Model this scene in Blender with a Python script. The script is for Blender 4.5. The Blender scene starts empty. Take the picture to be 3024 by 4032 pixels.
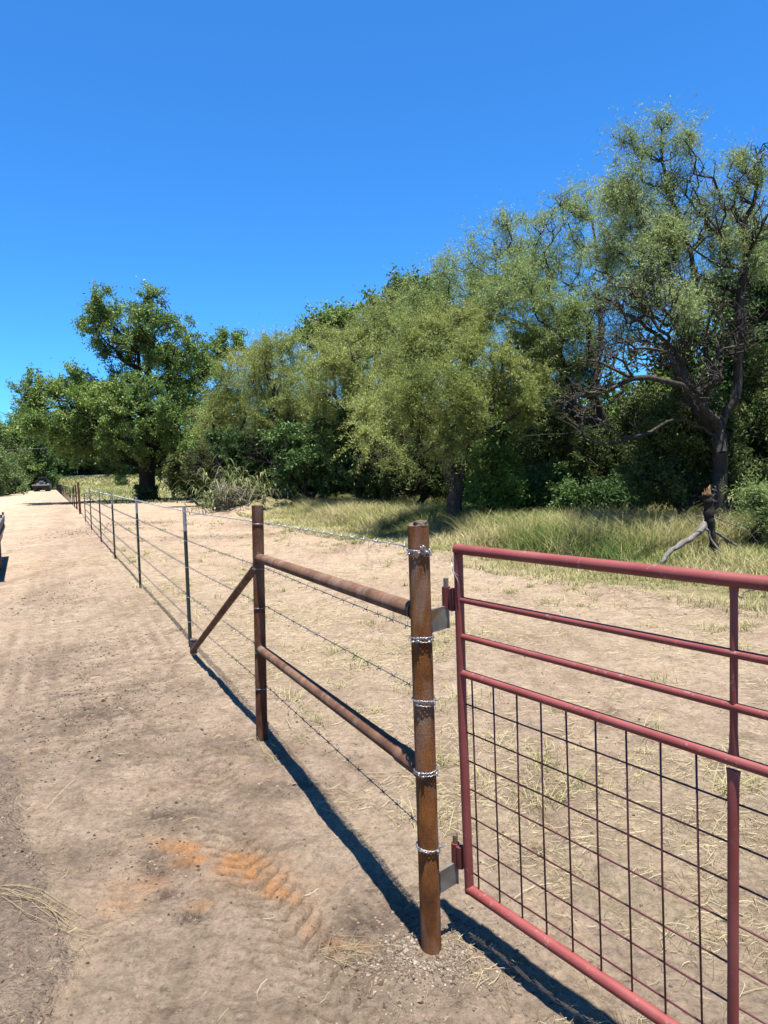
import bpy, math, random
import numpy as np
from mathutils import Vector, Matrix

# ------------------------------------------------------------------ camera, sky, sun, exposure
F, PITCH, ROLL, H = 2689., .0585, .0287, 1.70          # focal length in photo pixels, look-down, roll, eye height
CP, SP, CR, SR = math.cos(PITCH), math.sin(PITCH), math.cos(ROLL), math.sin(ROLL)
FWD = np.array([0, CP, -SP]); U0 = np.array([0, SP, CP]); R0 = np.array([1., 0, 0])
RI = CR*R0 - SR*U0; UI = SR*R0 + CR*U0; CAM = np.array([0, 0, H])
scene = bpy.context.scene
cam_d = bpy.data.cameras.new('camera'); cam = bpy.data.objects.new('camera', cam_d)
scene.collection.objects.link(cam); scene.camera = cam
cam_d.sensor_fit = 'VERTICAL'; cam_d.sensor_height = 36; cam_d.lens = 24.0
cam_d.clip_start = .05; cam_d.clip_end = 2000
M = Matrix.Identity(4)
for i, a in enumerate((RI, UI, -FWD)):
    for j in range(3): M[j][i] = a[j]
M[0][3], M[1][3], M[2][3] = CAM
cam.matrix_world = M

SUN_EL, SUN_AZ = math.radians(80.0), math.radians(165.0)   # azimuth of the sun, clockwise from +Y
w = bpy.data.worlds.new('World'); scene.world = w; w.use_nodes = True
nt = w.node_tree; bg = nt.nodes['Background']
sky = nt.nodes.new('ShaderNodeTexSky'); sky.sky_type = 'NISHITA'; sky.sun_disc = False
sky.sun_elevation = SUN_EL; sky.sun_rotation = SUN_AZ
sky.altitude = 300; sky.air_density = 1.0; sky.dust_density = 0.0; sky.ozone_density = 3.0
hs = nt.nodes.new('ShaderNodeHueSaturation'); hs.inputs['Saturation'].default_value = 1.05
tint = nt.nodes.new('ShaderNodeMix'); tint.data_type = 'RGBA'; tint.blend_type = 'MULTIPLY'; tint.inputs[0].default_value = 1; tint.inputs[7].default_value = (.345, .93, 1.44, 1)
nt.links.new(sky.outputs[0], hs.inputs['Color']); nt.links.new(hs.outputs[0], tint.inputs[6]); nt.links.new(tint.outputs[2], bg.inputs[0])
bg.inputs[1].default_value = .051
sun_d = bpy.data.lights.new('sun', 'SUN'); sun = bpy.data.objects.new('sun', sun_d)
scene.collection.objects.link(sun)
sun_d.energy = 5.0; sun_d.angle = math.radians(.53); sun_d.color = (1, .96, .885)
sd = Vector((math.sin(SUN_AZ)*math.cos(SUN_EL), math.cos(SUN_AZ)*math.cos(SUN_EL), math.sin(SUN_EL)))
sun.rotation_euler = sd.to_track_quat('Z', 'Y').to_euler()
scene.view_settings.view_transform = 'Standard'; scene.view_settings.look = 'None'
scene.view_settings.exposure = 1.71; scene.view_settings.gamma = 1
scene.cycles.max_bounces = 8; scene.cycles.transparent_max_bounces = 8

RNG = np.random.default_rng(11); random.seed(5)
K = 3024/1659.                                            # overview pixels to photo pixels

def ray(px, py): return FWD + RI*(px-1512)/F - UI*(py-2016)/F
def at(px, py, Y): d = ray(px, py); return CAM + d*(Y/d[1])
def G(px, py, z=0): d = ray(px, py); return CAM + d*((z-H)/d[2])
def atk(x, y, Y): return at(x*K, y*K, Y)
def Gk(x, y): return G(x*K, y*K)
def c1(x, y): return G(x/1.106, 2300+y/1.106)

# ------------------------------------------------------------------ object helpers
def tag(o, label=None, cat=None, group=None, kind=None):
    if label: o['label'] = label
    if cat: o['category'] = cat
    if group: o['group'] = group
    if kind: o['kind'] = kind
    return o
def empty(name, loc, label, cat, group=None):
    o = bpy.data.objects.new(name, None); scene.collection.objects.link(o); o.location = loc
    o.empty_display_size = .2
    return tag(o, label, cat, group)
def copy_tree(o, parent=None):
    c = o.copy(); scene.collection.objects.link(c)
    if parent: c.parent = parent
    for ch in o.children: copy_tree(ch, c)
    return c

class MB:
    """collects vertices and faces; build() links ONE mesh object, verts given in world space minus origin"""
    def __init__(s): s.v = []; s.q = []; s.t = []; s.a = []; s.n = 0
    def add(s, v, q=None, t=None, a=None):
        v = np.asarray(v, float).reshape(-1, 3)
        s.v.append(v)
        if q is not None and len(q): s.q.append(np.asarray(q, int).reshape(-1, 4)+s.n)
        if t is not None and len(t): s.t.append(np.asarray(t, int).reshape(-1, 3)+s.n)
        s.a.append(np.zeros(len(v)) if a is None else np.broadcast_to(a, (len(v),)))
        s.n += len(v)
    def box(s, lo, hi, R=None, o=(0, 0, 0)):
        lo = np.array(lo, float); hi = np.array(hi, float)
        v = np.array([[(lo, hi)[i][0], (lo, hi)[j][1], (lo, hi)[k][2]] for k in (0, 1) for j in (0, 1) for i in (0, 1)])
        if R is not None: v = v @ np.array(R).T
        s.add(v+np.array(o), [[0, 2, 3, 1], [4, 5, 7, 6], [0, 1, 5, 4], [2, 6, 7, 3], [0, 4, 6, 2], [1, 3, 7, 5]])
    def tube(s, P, r, k=12, caps=True, sx=1., axis=None):
        """swept tube; r scalar or per point; sx squashes it along the frame's first axis"""
        P = np.asarray(P, float); n = len(P); r = np.broadcast_to(np.asarray(r, float), (n,))
        sx = np.broadcast_to(np.asarray(sx, float), (n,))
        T = np.gradient(P, axis=0); T /= np.linalg.norm(T, axis=1)[:, None]+1e-12
        a = np.array(axis if axis is not None else ([0, 0, 1.] if abs(T[0][2]) < .9 else [1., 0, 0]), float)
        A = []
        for i in range(n):
            a = a - T[i]*(a@T[i]); a /= np.linalg.norm(a); A.append(a)
        A = np.array(A); B = np.cross(T, A)
        th = np.linspace(0, 2*np.pi, k, endpoint=False)
        V = P[:, None]+r[:, None, None]*(np.cos(th)[None, :, None]*A[:, None]*sx[:, None, None]+np.sin(th)[None, :, None]*B[:, None])
        i, j = np.meshgrid(np.arange(n-1), np.arange(k), indexing='ij'); j2 = (j+1) % k
        q = np.stack([i*k+j, i*k+j2, (i+1)*k+j2, (i+1)*k+j], -1).reshape(-1, 4)
        v = V.reshape(-1, 3); t = None
        if caps:
            c0, c1_ = len(v), len(v)+1
            v = np.vstack([v, P[0], P[-1]])
            jj = np.arange(k); jn = (jj+1) % k
            t = np.vstack([np.stack([np.full(k, c0), jn, jj], 1), np.stack([np.full(k, c1_), (n-1)*k+jj, (n-1)*k+jn], 1)])
        s.add(v, q, t)
    def build(s, name, mat, parent=None, smooth=False, origin=None, attr='var'):
        v = np.vstack(s.v); off = np.zeros(3)
        if origin is not None: off = np.array(origin, float)
        elif parent is not None: off = np.array(parent.location) if parent.type == 'EMPTY' else np.array(parent.get('_o', (0, 0, 0)))
        v = v-off
        q = np.vstack(s.q) if s.q else np.zeros((0, 4), int); t = np.vstack(s.t) if s.t else np.zeros((0, 3), int)
        m = bpy.data.meshes.new(name)
        m.vertices.add(len(v)); m.vertices.foreach_set('co', v.astype(np.float32).ravel())
        m.loops.add(4*len(q)+3*len(t)); m.polygons.add(len(q)+len(t))
        m.loops.foreach_set('vertex_index', np.concatenate([q.ravel(), t.ravel()]).astype(np.int32))
        m.polygons.foreach_set('loop_start', np.concatenate([np.arange(len(q))*4, 4*len(q)+np.arange(len(t))*3]).astype(np.int32))
        m.polygons.foreach_set('use_smooth', np.full(len(q)+len(t), smooth))
        at_ = m.attributes.new(attr, 'FLOAT', 'POINT'); at_.data.foreach_set('value', np.concatenate(s.a).astype(np.float32))
        m.update(calc_edges=True); m.validate()
        m.materials.append(mat)
        o = bpy.data.objects.new(name, m); scene.collection.objects.link(o)
        if parent is not None: o.parent = parent
        if parent is None: o.location = off
        o['_o'] = tuple(off)
        return o
def sharpen(o, ang=35):
    """smooth shading with sharp edges above the angle"""
    me = o.data; me.polygons.foreach_set('use_smooth', [True]*len(me.polygons))
    try: me.set_sharp_from_angle(angle=math.radians(ang))
    except Exception: pass
    return o

# ------------------------------------------------------------------ noise in numpy
_tab = RNG.random((256, 256)); 
def vnoise(x, y, seed=0):
    x = x+seed*17.3; y = y+seed*31.7
    xi = np.floor(x).astype(int); yi = np.floor(y).astype(int); fx = x-xi; fy = y-yi
    fx = fx*fx*fx*(fx*(fx*6-15)+10); fy = fy*fy*fy*(fy*(fy*6-15)+10)
    a = _tab[xi & 255, yi & 255]; b = _tab[(xi+1) & 255, yi & 255]; c = _tab[xi & 255, (yi+1) & 255]; d = _tab[(xi+1) & 255, (yi+1) & 255]
    return (a*(1-fx)+b*fx)*(1-fy)+(c*(1-fx)+d*fx)*fy
def fbm(x, y, sc, o=4, seed=0):
    r = 0; am = .5; 
    for i in range(o):
        r = r+am*(vnoise(x*sc*.8+y*sc*.6, y*sc*.8-x*sc*.6, seed+i)-.5)*2; sc *= 2.03; am *= .5
    return r
def sstep(a, b, x): t = np.clip((x-a)/(b-a), 0, 1); return t*t*(3-2*t)

# ------------------------------------------------------------------ materials
ALB = .43      # all colours below are written for exposure 0.4; this brings them to real-world values
def cc(c): return tuple(x*ALB for x in c)
def mat(name, rough=.8, metal=0., spec=.3):
    m = bpy.data.materials.new(name); m.use_nodes = True
    b = m.node_tree.nodes['Principled BSDF']
    b.inputs['Roughness'].default_value = rough; b.inputs['Metallic'].default_value = metal
    b.inputs['Specular IOR Level'].default_value = spec
    return m, m.node_tree, b
def nd(t, kind, **kw):
    n = t.nodes.new('ShaderNode'+kind)
    for k, v in kw.items():
        if k.startswith('i_'):
            key = k[2:]; key = int(key) if key.isdigit() else key
            n.inputs[key].default_value = v
        else: setattr(n, k, v)
    return n
def noise(t, scale, detail=4, rough=.55, vec=None, dist=0.):
    n = nd(t, 'TexNoise'); n.inputs['Scale'].default_value = scale; n.inputs['Detail'].default_value = detail
    n.inputs['Roughness'].default_value = rough; n.inputs['Distortion'].default_value = dist
    if vec is None:
        tc = nd(t, 'TexCoord'); vec = tc.outputs['Object']
    t.links.new(vec, n.inputs['Vector']); return n
def ramp(t, fac, stops, interp='LINEAR'):
    r = nd(t, 'ValToRGB'); r.color_ramp.interpolation = interp
    e = r.color_ramp.elements
    while len(e) < len(stops): e.new(.5)
    for el, (p, c) in zip(e, stops):
        el.position = p; el.color = (*cc(c), 1) if not isinstance(c, float) else (c, c, c, 1)
    t.links.new(fac, r.inputs[0]); return r
def mix(t, a, b, fac, mode='MIX'):
    m = nd(t, 'Mix', data_type='RGBA', blend_type=mode)
    for s, v in ((0, fac), (6, a), (7, b)):
        if hasattr(v, 'is_linked'): t.links.new(v, m.inputs[s])
        else: m.inputs[s].default_value = v if s == 0 else (*(cc(v) if mode == 'MIX' else v), 1)
    return m.outputs[2]
def mth(t, op, a, b=0.):
    m = nd(t, 'Math', operation=op)
    for i, v in enumerate((a, b)):
        if hasattr(v, 'is_linked'): t.links.new(v, m.inputs[i])
        else: m.inputs[i].default_value = v
    return m.outputs[0]
def bump(t, b, h, strength=.5, dist=.01):
    n = nd(t, 'Bump'); n.inputs['Strength'].default_value = strength; n.inputs['Distance'].default_value = dist
    t.links.new(h, n.inputs['Height']); t.links.new(n.outputs[0], b.inputs['Normal']); return n

def leaf_mat(name, stops, trans=.3, rough=.5):
    m, t, b = mat(name, rough+.1, 0, .18)
    a = nd(t, 'Attribute', attribute_name='var')
    r = ramp(t, a.outputs['Fac'], stops)
    tr = nd(t, 'BsdfTranslucent'); mx = nd(t, 'MixShader'); mx.inputs[0].default_value = trans
    yel = mix(t, r.outputs[0], (.9, 1, .35), .35, 'MULTIPLY')
    t.links.new(r.outputs[0], b.inputs['Base Color']); t.links.new(mth_col(t, yel), tr.inputs['Color'])
    out = t.nodes['Material Output']
    t.links.new(b.outputs[0], mx.inputs[1]); t.links.new(tr.outputs[0], mx.inputs[2]); t.links.new(mx.outputs[0], out.inputs[0])
    return m
def mth_col(t, c):
    g = nd(t, 'Gamma'); g.inputs[1].default_value = .85; t.links.new(c, g.inputs[0]); return g.outputs[0]

L_MESQ = leaf_mat('mesquite_leaf', [(0, (.20, .26, .06)), (.5, (.41, .49, .125)), (.85, (.62, .67, .22)), (1, (.74, .68, .32))], .3)
L_MESQ2 = leaf_mat('mesquite_leaf_pale', [(0, (.21, .29, .09)), (.5, (.41, .54, .18)), (1, (.66, .77, .34))], .3)
L_PECAN = leaf_mat('pecan_leaf', [(0, (.09, .16, .04)), (.5, (.20, .33, .075)), (.85, (.38, .54, .12)), (1, (.55, .68, .18))], .28, .42)
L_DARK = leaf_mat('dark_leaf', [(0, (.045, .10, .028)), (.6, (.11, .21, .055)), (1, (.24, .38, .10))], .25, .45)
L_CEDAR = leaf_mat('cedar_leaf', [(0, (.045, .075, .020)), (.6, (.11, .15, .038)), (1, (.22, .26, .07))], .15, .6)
L_BRIGHT = leaf_mat('bright_leaf', [(0, (.10, .20, .04)), (.6, (.20, .36, .07)), (1, (.36, .52, .12))], .35, .45)
L_FARGREEN = leaf_mat('far_mesquite_leaf', [(0, (.12, .20, .06)), (.5, (.24, .35, .11)), (1, (.38, .47, .18))], .3)
L_GRASS = leaf_mat('grass_blade', [(0, (.10, .18, .04)), (.3, (.20, .29, .07)), (.5, (.38, .41, .13)), (.72, (.66, .59, .27)), (1, (.85, .74, .42))], .3, .55)
L_STRAW = leaf_mat('straw', [(0, (.34, .25, .14)), (.5, (.60, .48, .27)), (1, (.85, .74, .46))], .15, .6)
L_CANE = leaf_mat('cane_blade', [(0, (.13, .20, .05)), (.5, (.30, .36, .13)), (1, (.62, .57, .33))], .25, .4)

def bark_mat(name, c0, c1_, sc=14):
    m, t, b = mat(name, .9, 0, .1)
    tc = nd(t, 'TexCoord'); mp = nd(t, 'Mapping'); mp.inputs['Scale'].default_value = (1, 1, .35)
    t.links.new(tc.outputs['Object'], mp.inputs[0])
    n = noise(t, sc, 6, .7, mp.outputs[0], 1.0)
    r = ramp(t, n.outputs[0], [(.3, c0), (.7, c1_)]); t.links.new(r.outputs[0], b.inputs['Base Color'])
    bump(t, b, n.outputs[0], 1., .03); return m
B_MESQ = bark_mat('mesquite_bark', (.028, .020, .016), (.11, .088, .070))
B_TWIG = bark_mat('mesquite_bark_weathered', (.030, .024, .019), (.17, .145, .125))
B_GREY = bark_mat('dead_branch_bark', (.09, .08, .07), (.48, .44, .39), 22)
B_PECAN = bark_mat('pecan_bark', (.022, .018, .013), (.075, .06, .045), 8)
B_LOG = bark_mat('log_bark', (.16, .13, .10), (.45, .40, .32), 20)
m_, t_, b_ = mat('splintered_wood', .8, 0, .1); B_SPLINT = m_
n_ = noise(t_, 60, 4); t_.links.new(ramp(t_, n_.outputs[0], [(.3, (.30, .10, .04)), (.7, (.62, .38, .2))]).outputs[0], b_.inputs['Base Color'])

# rusty pipe: orange-brown rust with mill scale, pale dusty bloom, dark spatter
def rust(name, base, dark, bloom, bloomw=.5, sc=6., grain=.6):
    m, t, b = mat(name, .92, .0, .12)
    tc = nd(t, 'TexCoord'); ob = tc.outputs['Object']
    mp = nd(t, 'Mapping'); mp.inputs['Scale'].default_value = (1, 1, .6); t.links.new(ob, mp.inputs[0])
    n1 = noise(t, sc*2.2, 5, .65, mp.outputs[0]); mq = nd(t, 'Mapping'); mq.inputs['Scale'].default_value = (1, 1, .22); t.links.new(ob, mq.inputs[0]); n2 = noise(t, sc*2.4, 5, .6, mq.outputs[0], .5); n3 = noise(t, 170, 4, .8, ob)
    c = ramp(t, n1.outputs[0], [(.32, dark), (.55, base), (.8, tuple(min(1, x*1.45) for x in base))]).outputs[0]
    f = ramp(t, n2.outputs[0], [(.48, 0.), (.75, 1.)]).outputs[0]
    c = mix(t, c, bloom, mth(t, 'MULTIPLY', f, bloomw))
    g = ramp(t, n3.outputs[0], [(.3, 1.-grain*.55), (.7, 1.+grain*.0)]).outputs[0]
    c = mix(t, c, g, 1., 'MULTIPLY')
    t.links.new(c, b.inputs['Base Color'])
    h = mth(t, 'ADD', n3.outputs[0], mth(t, 'MULTIPLY', n1.outputs[0], .6))
    bump(t, b, h, .9, .005); return m
R_POST = rust('rusty_gate_post_steel', (.46, .175, .048), (.19, .07, .030), (.52, .43, .37), .85, 5, .9)
R_BRACE = rust('rusty_brace_post_steel', (.27, .10, .045), (.11, .045, .026), (.42, .33, .27), .55, 4.5)
R_RAIL = rust('brown_rail_steel', (.31, .165, .105), (.17, .085, .055), (.50, .37, .29), .7, 4, .4)
R_TPOST = rust('rusty_tpost_steel', (.06, .048, .04), (.035, .028, .024), (.13, .11, .10), .4, 8)

def paint(name, c, c2, scratch=(.6, .45, .42), rough=.55, fade=.35, scr=.6):
    m, t, b = mat(name, rough, 0, .4)
    tc = nd(t, 'TexCoord'); ob = tc.outputs['Object']
    n1 = noise(t, 5, 4, .6, ob); n2 = noise(t, 45, 5, .75, ob); n3 = noise(t, 12, 3, .5, ob)
    col = ramp(t, n1.outputs[0], [(.35, c), (.7, c2)]).outputs[0]
    f = mth(t, 'MULTIPLY', ramp(t, n2.outputs[0], [(.58, 0.), (.66, 1.)]).outputs[0], ramp(t, n3.outputs[0], [(.44, 0.), (.60, scr)]).outputs[0])
    col = mix(t, col, scratch, f); t.links.new(col, b.inputs['Base Color'])
    bump(t, b, n2.outputs[0], .12, .001); return m
P_RED = paint('red_oxide_gate_paint', (.29, .050, .044), (.40, .10, .088), (.60, .44, .38))
P_MESH = paint('red_brown_mesh_paint', (.12, .024, .028), (.17, .04, .045), (.2, .2, .22), .5)
P_HINGE = paint('dark_red_hinge_paint', (.19, .03, .03), (.24, .045, .045), (.1, .05, .04))
P_GREEN = paint('green_tpost_paint', (.028, .052, .035), (.05, .08, .055), (.1, .1, .09), .6)
P_WHITE = paint('pale_grey_post_tip', (.42, .42, .42), (.55, .55, .56), (.3, .3, .3), .5)
P_BLACK = paint('black_truck_paint', (.02, .02, .022), (.03, .03, .032), (.05, .05, .05), .35)
P_TRUCKWHITE = paint('white_panel_paint', (.6, .6, .6), (.75, .75, .74), (.4, .4, .4), .4)
P_DECK = paint('weathered_deck', (.33, .29, .24), (.45, .40, .34), (.2, .2, .2), .8)
P_GREY = paint('grey_steel_paint', (.22, .23, .24), (.3, .31, .32), (.1, .1, .1), .6)
m_, t_, b_ = mat('galvanised_wire', .38, .75, .5); GALV = m_; b_.inputs['Base Color'].default_value = (.27, .28, .30, 1)
m_, t_, b_ = mat('dull_barbed_wire', .5, .7, .5); WIRE = m_; b_.inputs['Base Color'].default_value = (.10, .10, .11, 1)
m_, t_, b_ = mat('rubber', .8, 0, .3); RUBBER = m_; b_.inputs['Base Color'].default_value = (.02, .02, .02, 1)
m_, t_, b_ = mat('red_lens', .2, 0, .5); REDLENS = m_; b_.inputs['Base Color'].default_value = (.45, .02, .02, 1)
m_, t_, b_ = mat('black_glass', .08, 0, .6); GLASS = m_; b_.inputs['Base Color'].default_value = (.015, .017, .02, 1)
# hinge plate: bare steel with heat tint and rust bloom
m_, t_, b_ = mat('bare_steel_plate', .42, .55, .5); PLATE = m_
n_ = noise(t_, 16, 4, .6); n2_ = noise(t_, 9, 3, .5)
c_ = ramp(t_, n_.outputs[0], [(.35, (.30, .30, .29)), (.6, (.46, .46, .44))]).outputs[0]
c_ = mix(t_, c_, (.35, .16, .04), ramp(t_, n2_.outputs[0], [(.52, 0.), (.66, .8)]).outputs[0])
t_.links.new(c_, b_.inputs['Base Color'])
m_, t_, b_ = mat('weld_bead', .5, .5, .4); WELD = m_
n_ = noise(t_, 90, 4, .7); t_.links.new(ramp(t_, n_.outputs[0], [(.4, (.03, .028, .027)), (.7, (.22, .18, .14))]).outputs[0], b_.inputs['Base Color']); bump(t_, b_, n_.outputs[0], 1, .004)
# weld scorch: bluish grey sleeve of heat-marked steel
m_, t_, b_ = mat('scorched_steel', .6, .35, .4); SCORCH = m_
n_ = noise(t_, 25, 4, .6); t_.links.new(ramp(t_, n_.outputs[0], [(.35, (.05, .05, .06)), (.7, (.20, .18, .17))]).outputs[0], b_.inputs['Base Color'])
m_, t_, b_ = mat('rough_concrete', .95, 0, .1); CONC = m_
n_ = noise(t_, 40, 6, .75); t_.links.new(ramp(t_, n_.outputs[0], [(.3, (.12, .09, .065)), (.7, (.32, .25, .19))]).outputs[0], b_.inputs['Base Color']); bump(t_, b_, n_.outputs[0], 1, .012)

# ------------------------------------------------------------------ zones of the ground (world metres)
def blobs(x, y, lst):
    r = np.zeros_like(x)
    for (cx, cy), rx, ry, ang, s in lst:
        ca, sa = math.cos(ang), math.sin(ang); dx, dy = x-cx, y-cy
        u = (dx*ca+dy*sa)/rx; v = (-dx*sa+dy*ca)/ry
        r = np.maximum(r, s*np.exp(-(u*u+v*v)))
    return r
def g2(p): return (p[0], p[1])
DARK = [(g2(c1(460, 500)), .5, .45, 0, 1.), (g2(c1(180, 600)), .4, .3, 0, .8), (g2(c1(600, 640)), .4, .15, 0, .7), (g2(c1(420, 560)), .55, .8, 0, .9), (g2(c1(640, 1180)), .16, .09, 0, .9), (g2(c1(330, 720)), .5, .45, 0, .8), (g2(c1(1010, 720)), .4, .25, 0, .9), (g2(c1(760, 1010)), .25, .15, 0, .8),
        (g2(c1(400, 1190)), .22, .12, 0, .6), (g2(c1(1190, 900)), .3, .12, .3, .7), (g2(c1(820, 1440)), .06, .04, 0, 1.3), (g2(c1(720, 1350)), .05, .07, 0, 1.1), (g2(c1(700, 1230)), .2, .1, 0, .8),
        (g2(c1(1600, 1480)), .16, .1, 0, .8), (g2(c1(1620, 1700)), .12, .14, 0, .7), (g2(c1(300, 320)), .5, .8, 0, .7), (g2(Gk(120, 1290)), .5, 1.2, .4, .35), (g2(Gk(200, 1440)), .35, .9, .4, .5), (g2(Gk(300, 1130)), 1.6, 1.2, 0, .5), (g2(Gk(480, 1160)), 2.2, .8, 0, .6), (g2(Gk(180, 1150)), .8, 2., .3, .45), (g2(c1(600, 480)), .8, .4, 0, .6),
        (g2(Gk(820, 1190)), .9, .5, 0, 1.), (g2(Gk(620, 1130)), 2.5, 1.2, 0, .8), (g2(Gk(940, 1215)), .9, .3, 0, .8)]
RUST = [(g2(c1(790, 1140)), .16, .05, -.35, .9), (g2(c1(860, 1190)), .10, .07, 0, .8), (g2(c1(1080, 1230)), .17, .11, -.5, 1.15), (g2(c1(1200, 1330)), .15, .05, -.6, 1.),
        (g2(c1(600, 1300)), .12, .07, 0, .5), (g2(c1(850, 1390)), .05, .03, 0, .8), (g2(c1(1340, 1480)), .07, .05, 0, .4), (g2(c1(1500, 1560)), .10, .03, -.3, .45), (g2(c1(1390, 1300)), .10, .05, 0, .25), (g2(c1(540, 1370)), .1, .1, 0, .35)]
STRAWZ = [(g2(Gk(1080, 1740)), .5, .35, 0, .8), (g2(Gk(1330, 1930)), .5, .15, -.9, 1.), (g2(Gk(1500, 1810)), .7, .5, 0, .7), (g2(Gk(1640, 1700)), .8, .6, 0, .8), (g2(Gk(740, 1420)), .9, .7, 0, .8),
          (g2(Gk(640, 1330)), 1.4, .8, 0, .7), (g2(Gk(800, 1560)), .4, .3, 0, .5), (g2(Gk(560, 1250)), 2., .8, 0, .6), (g2(Gk(1500, 1400)), 1.0, .8, 0, .35), (g2(Gk(930, 1700)), .25, .3, 0, .8), (g2(Gk(1000, 1370)), .9, .4, 0, .4),
          (g2(Gk(280, 1200)), 1., 1.6, 0, .5), (g2(Gk(1570, 1960)), .3, .3, 0, .8), (g2(Gk(380, 1300)), .8, .5, 0, .35)]
BERM = [(-9., 8.)]+[g2(c1(*p)) for p in ((-250, 700), (60, 760), (105, 900), (110, 1080), (200, 1220), (240, 1400), (330, 1530), (350, 1680), (300, 1780), (235, 1870), (225, 2100))]
def berm_side(x, y):
    """>0 left of the loose-dirt edge (interpolates edge x at each y)"""
    P = sorted([(p[1], p[0]) for p in BERM]); ys = np.array([p[0] for p in P]); xs = np.array([p[1] for p in P])
    e = np.interp(y, ys, xs)+.035*fbm(x, y, 7, 3, 9)
    return e-x
TRACKS = [('chev', [c1(*p) for p in ((930, 800), (960, 950), (1000, 1080), (1090, 1250), (1240, 1450), (1390, 1680), (1520, 1900), (1700, 2150))], .125),
          ('bars', [Gk(*p) for p in ((330, 1600), (290, 1500), (240, 1400), (195, 1290), (150, 1190), (128, 1110))], .28),
          ('bars', [Gk(*p) for p in ((60, 1650), (110, 1540), (130, 1400), (110, 1280), (95, 1180))], .28),
          ('bars', [Gk(*p) for p in ((440, 1500), (350, 1350), (262, 1220), (185, 1130))], .17),
          ('ribs', [Gk(*p) for p in ((30, 1560), (72, 1400), (105, 1250), (122, 1150), (130, 1080))], .27),
          ('ribs', [Gk(*p) for p in ((340, 1420), (265, 1290), (200, 1190), (150, 1110), (130, 1075))], .24)]
def tracks(x, y):
    h = np.zeros_like(x); press_shade = np.zeros_like(x)
    for kind, P, wd in TRACKS:
        P = np.array([p[:2] for p in P]); best = np.full(x.shape, 9e9); S = np.zeros_like(x); D = np.zeros_like(x); s0 = 0
        lo = P.min(0)-1; hi = P.max(0)+1
        msk = (x > lo[0]) & (x < hi[0]) & (y > lo[1]) & (y < hi[1]); xm, ym = x[msk], y[msk]
        bm, Sm, Dm = np.full(xm.shape, 9e9), np.zeros_like(xm), np.zeros_like(xm)
        for a, b in zip(P[:-1], P[1:]):
            d = b-a; L = np.hypot(*d); u = d/L
            t = np.clip((xm-a[0])*u[0]+(ym-a[1])*u[1], 0, L)
            qx, qy = a[0]+u[0]*t, a[1]+u[1]*t; r = np.hypot(xm-qx, ym-qy)
            sg = np.sign((xm-a[0])*-u[1]+(ym-a[1])*u[0]); n = r < bm
            bm[n] = r[n]; Sm[n] = (s0+t)[n]; Dm[n] = (r*sg)[n]; s0 += L
        ins = 1-sstep(wd*.85, wd*1.15, bm); fade = .35+.65*sstep(-.2, .4, fbm(xm, ym, 2.2, 2, 33))
        if kind == 'chev': pat = .6-2.2*np.exp(-(np.sin(np.pi*(Sm+np.abs(Dm)*.9+.008*np.sin(Dm*50)+.006*fbm(xm, ym, 7, 2, 71))/.080)/.36)**2); amp = .013
        elif kind == 'bars': pat = np.tanh(2*np.sin(2*np.pi*(Sm+.02*np.sin(Dm*9)+.05*fbm(xm, ym, 3, 2, 72)+.03*fbm(xm, ym, 9, 2, 74))/.17))-.2; amp = .028; fade = .2; fade *= .9
        else: pat = np.cos(2*np.pi*Dm/.15); amp = .013
        hm = h[msk]; hm += ins*fade*(amp*pat-.006); h[msk] = hm
        pm = press_shade[msk]; pm = np.maximum(pm, ins*fade); press_shade[msk] = pm
    return h, press_shade
FENCE_U = np.array([-math.sin(.4544), math.cos(.4544)])
def wobble(x, y): return fbm(x, y, .25, 3, 2)
EDGE = np.array([Gk(*p)[:2] for p in ((432, 1083), (485, 1100), (560, 1122), (640, 1145), (760, 1168), (900, 1198), (1100, 1238), (1300, 1268), (1500, 1300), (1700, 1335), (2300, 1420))])
MOUND = Gk(585, 1108)
def grass_dist(x, y):
    """metres behind the front edge of the tall grass (negative in front), measured along a fixed slant direction"""
    U = np.array([.55, .835]); Vv = np.array([-.835, .55])
    es = EDGE@Vv; eu = EDGE@U; o = np.argsort(es)
    s = x*Vv[0]+y*Vv[1]; u = x*U[0]+y*U[1]
    return u-np.interp(s, es[o], eu[o])
def terrain(x, y):
    far = np.hypot(x, y)
    z = .02*fbm(x, y, .5, 3, 1)*sstep(0, 6, far)
    z = z+(.018*fbm(x, y, 2.2, 3, 4)+.013*fbm(x, y, 7, 3, 5)+.0075*fbm(x, y, 24, 3, 6))*(1-.4*sstep(30, 60, far))
    z = z+.05*np.exp(-(((x-MOUND[0]+1)/6)**2+((y-MOUND[1])/6)**2))*0
    z = z+(.62*np.exp(-((x-MOUND[0])/2.1)**2-((y-MOUND[1])/1.1)**2))*(1+.5*fbm(x, y, 1.6, 3, 8))
    c = Gk(825, 1196); z = z+.24*np.exp(-((x-c[0])/.9)**2-((y-c[1])/.35)**2)*(1+1.3*fbm(x, y, 4, 4, 12))
    z = z+.18*np.exp(-((x-Gk(945, 1222)[0])/.9)**2-((y-Gk(945, 1222)[1])/.25)**2)*(1+.8*fbm(x, y, 4, 3, 13))
    gd = grass_dist(x, y); nearg = (x > -14)
    z = z+np.where(nearg, .05*np.exp(-((gd+.3)/.5)**2), 0)*(1+fbm(x, y, 1.5, 3, 14))
    # raised road bank far away
    ub = y*.97-x*.05
    z = z+2.5*sstep(168, 186, ub)
    # left roadside bank
    fl = x*math.cos(.4544)+y*math.sin(.4544)      # distance right of the camera line parallel to the fence
    z = z+.12*sstep(-6.5, -8.5, fl+.6*wobble(x, y))*sstep(24, 40, far)*(1+fbm(x, y, 1, 3, 7))
    return z
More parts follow.
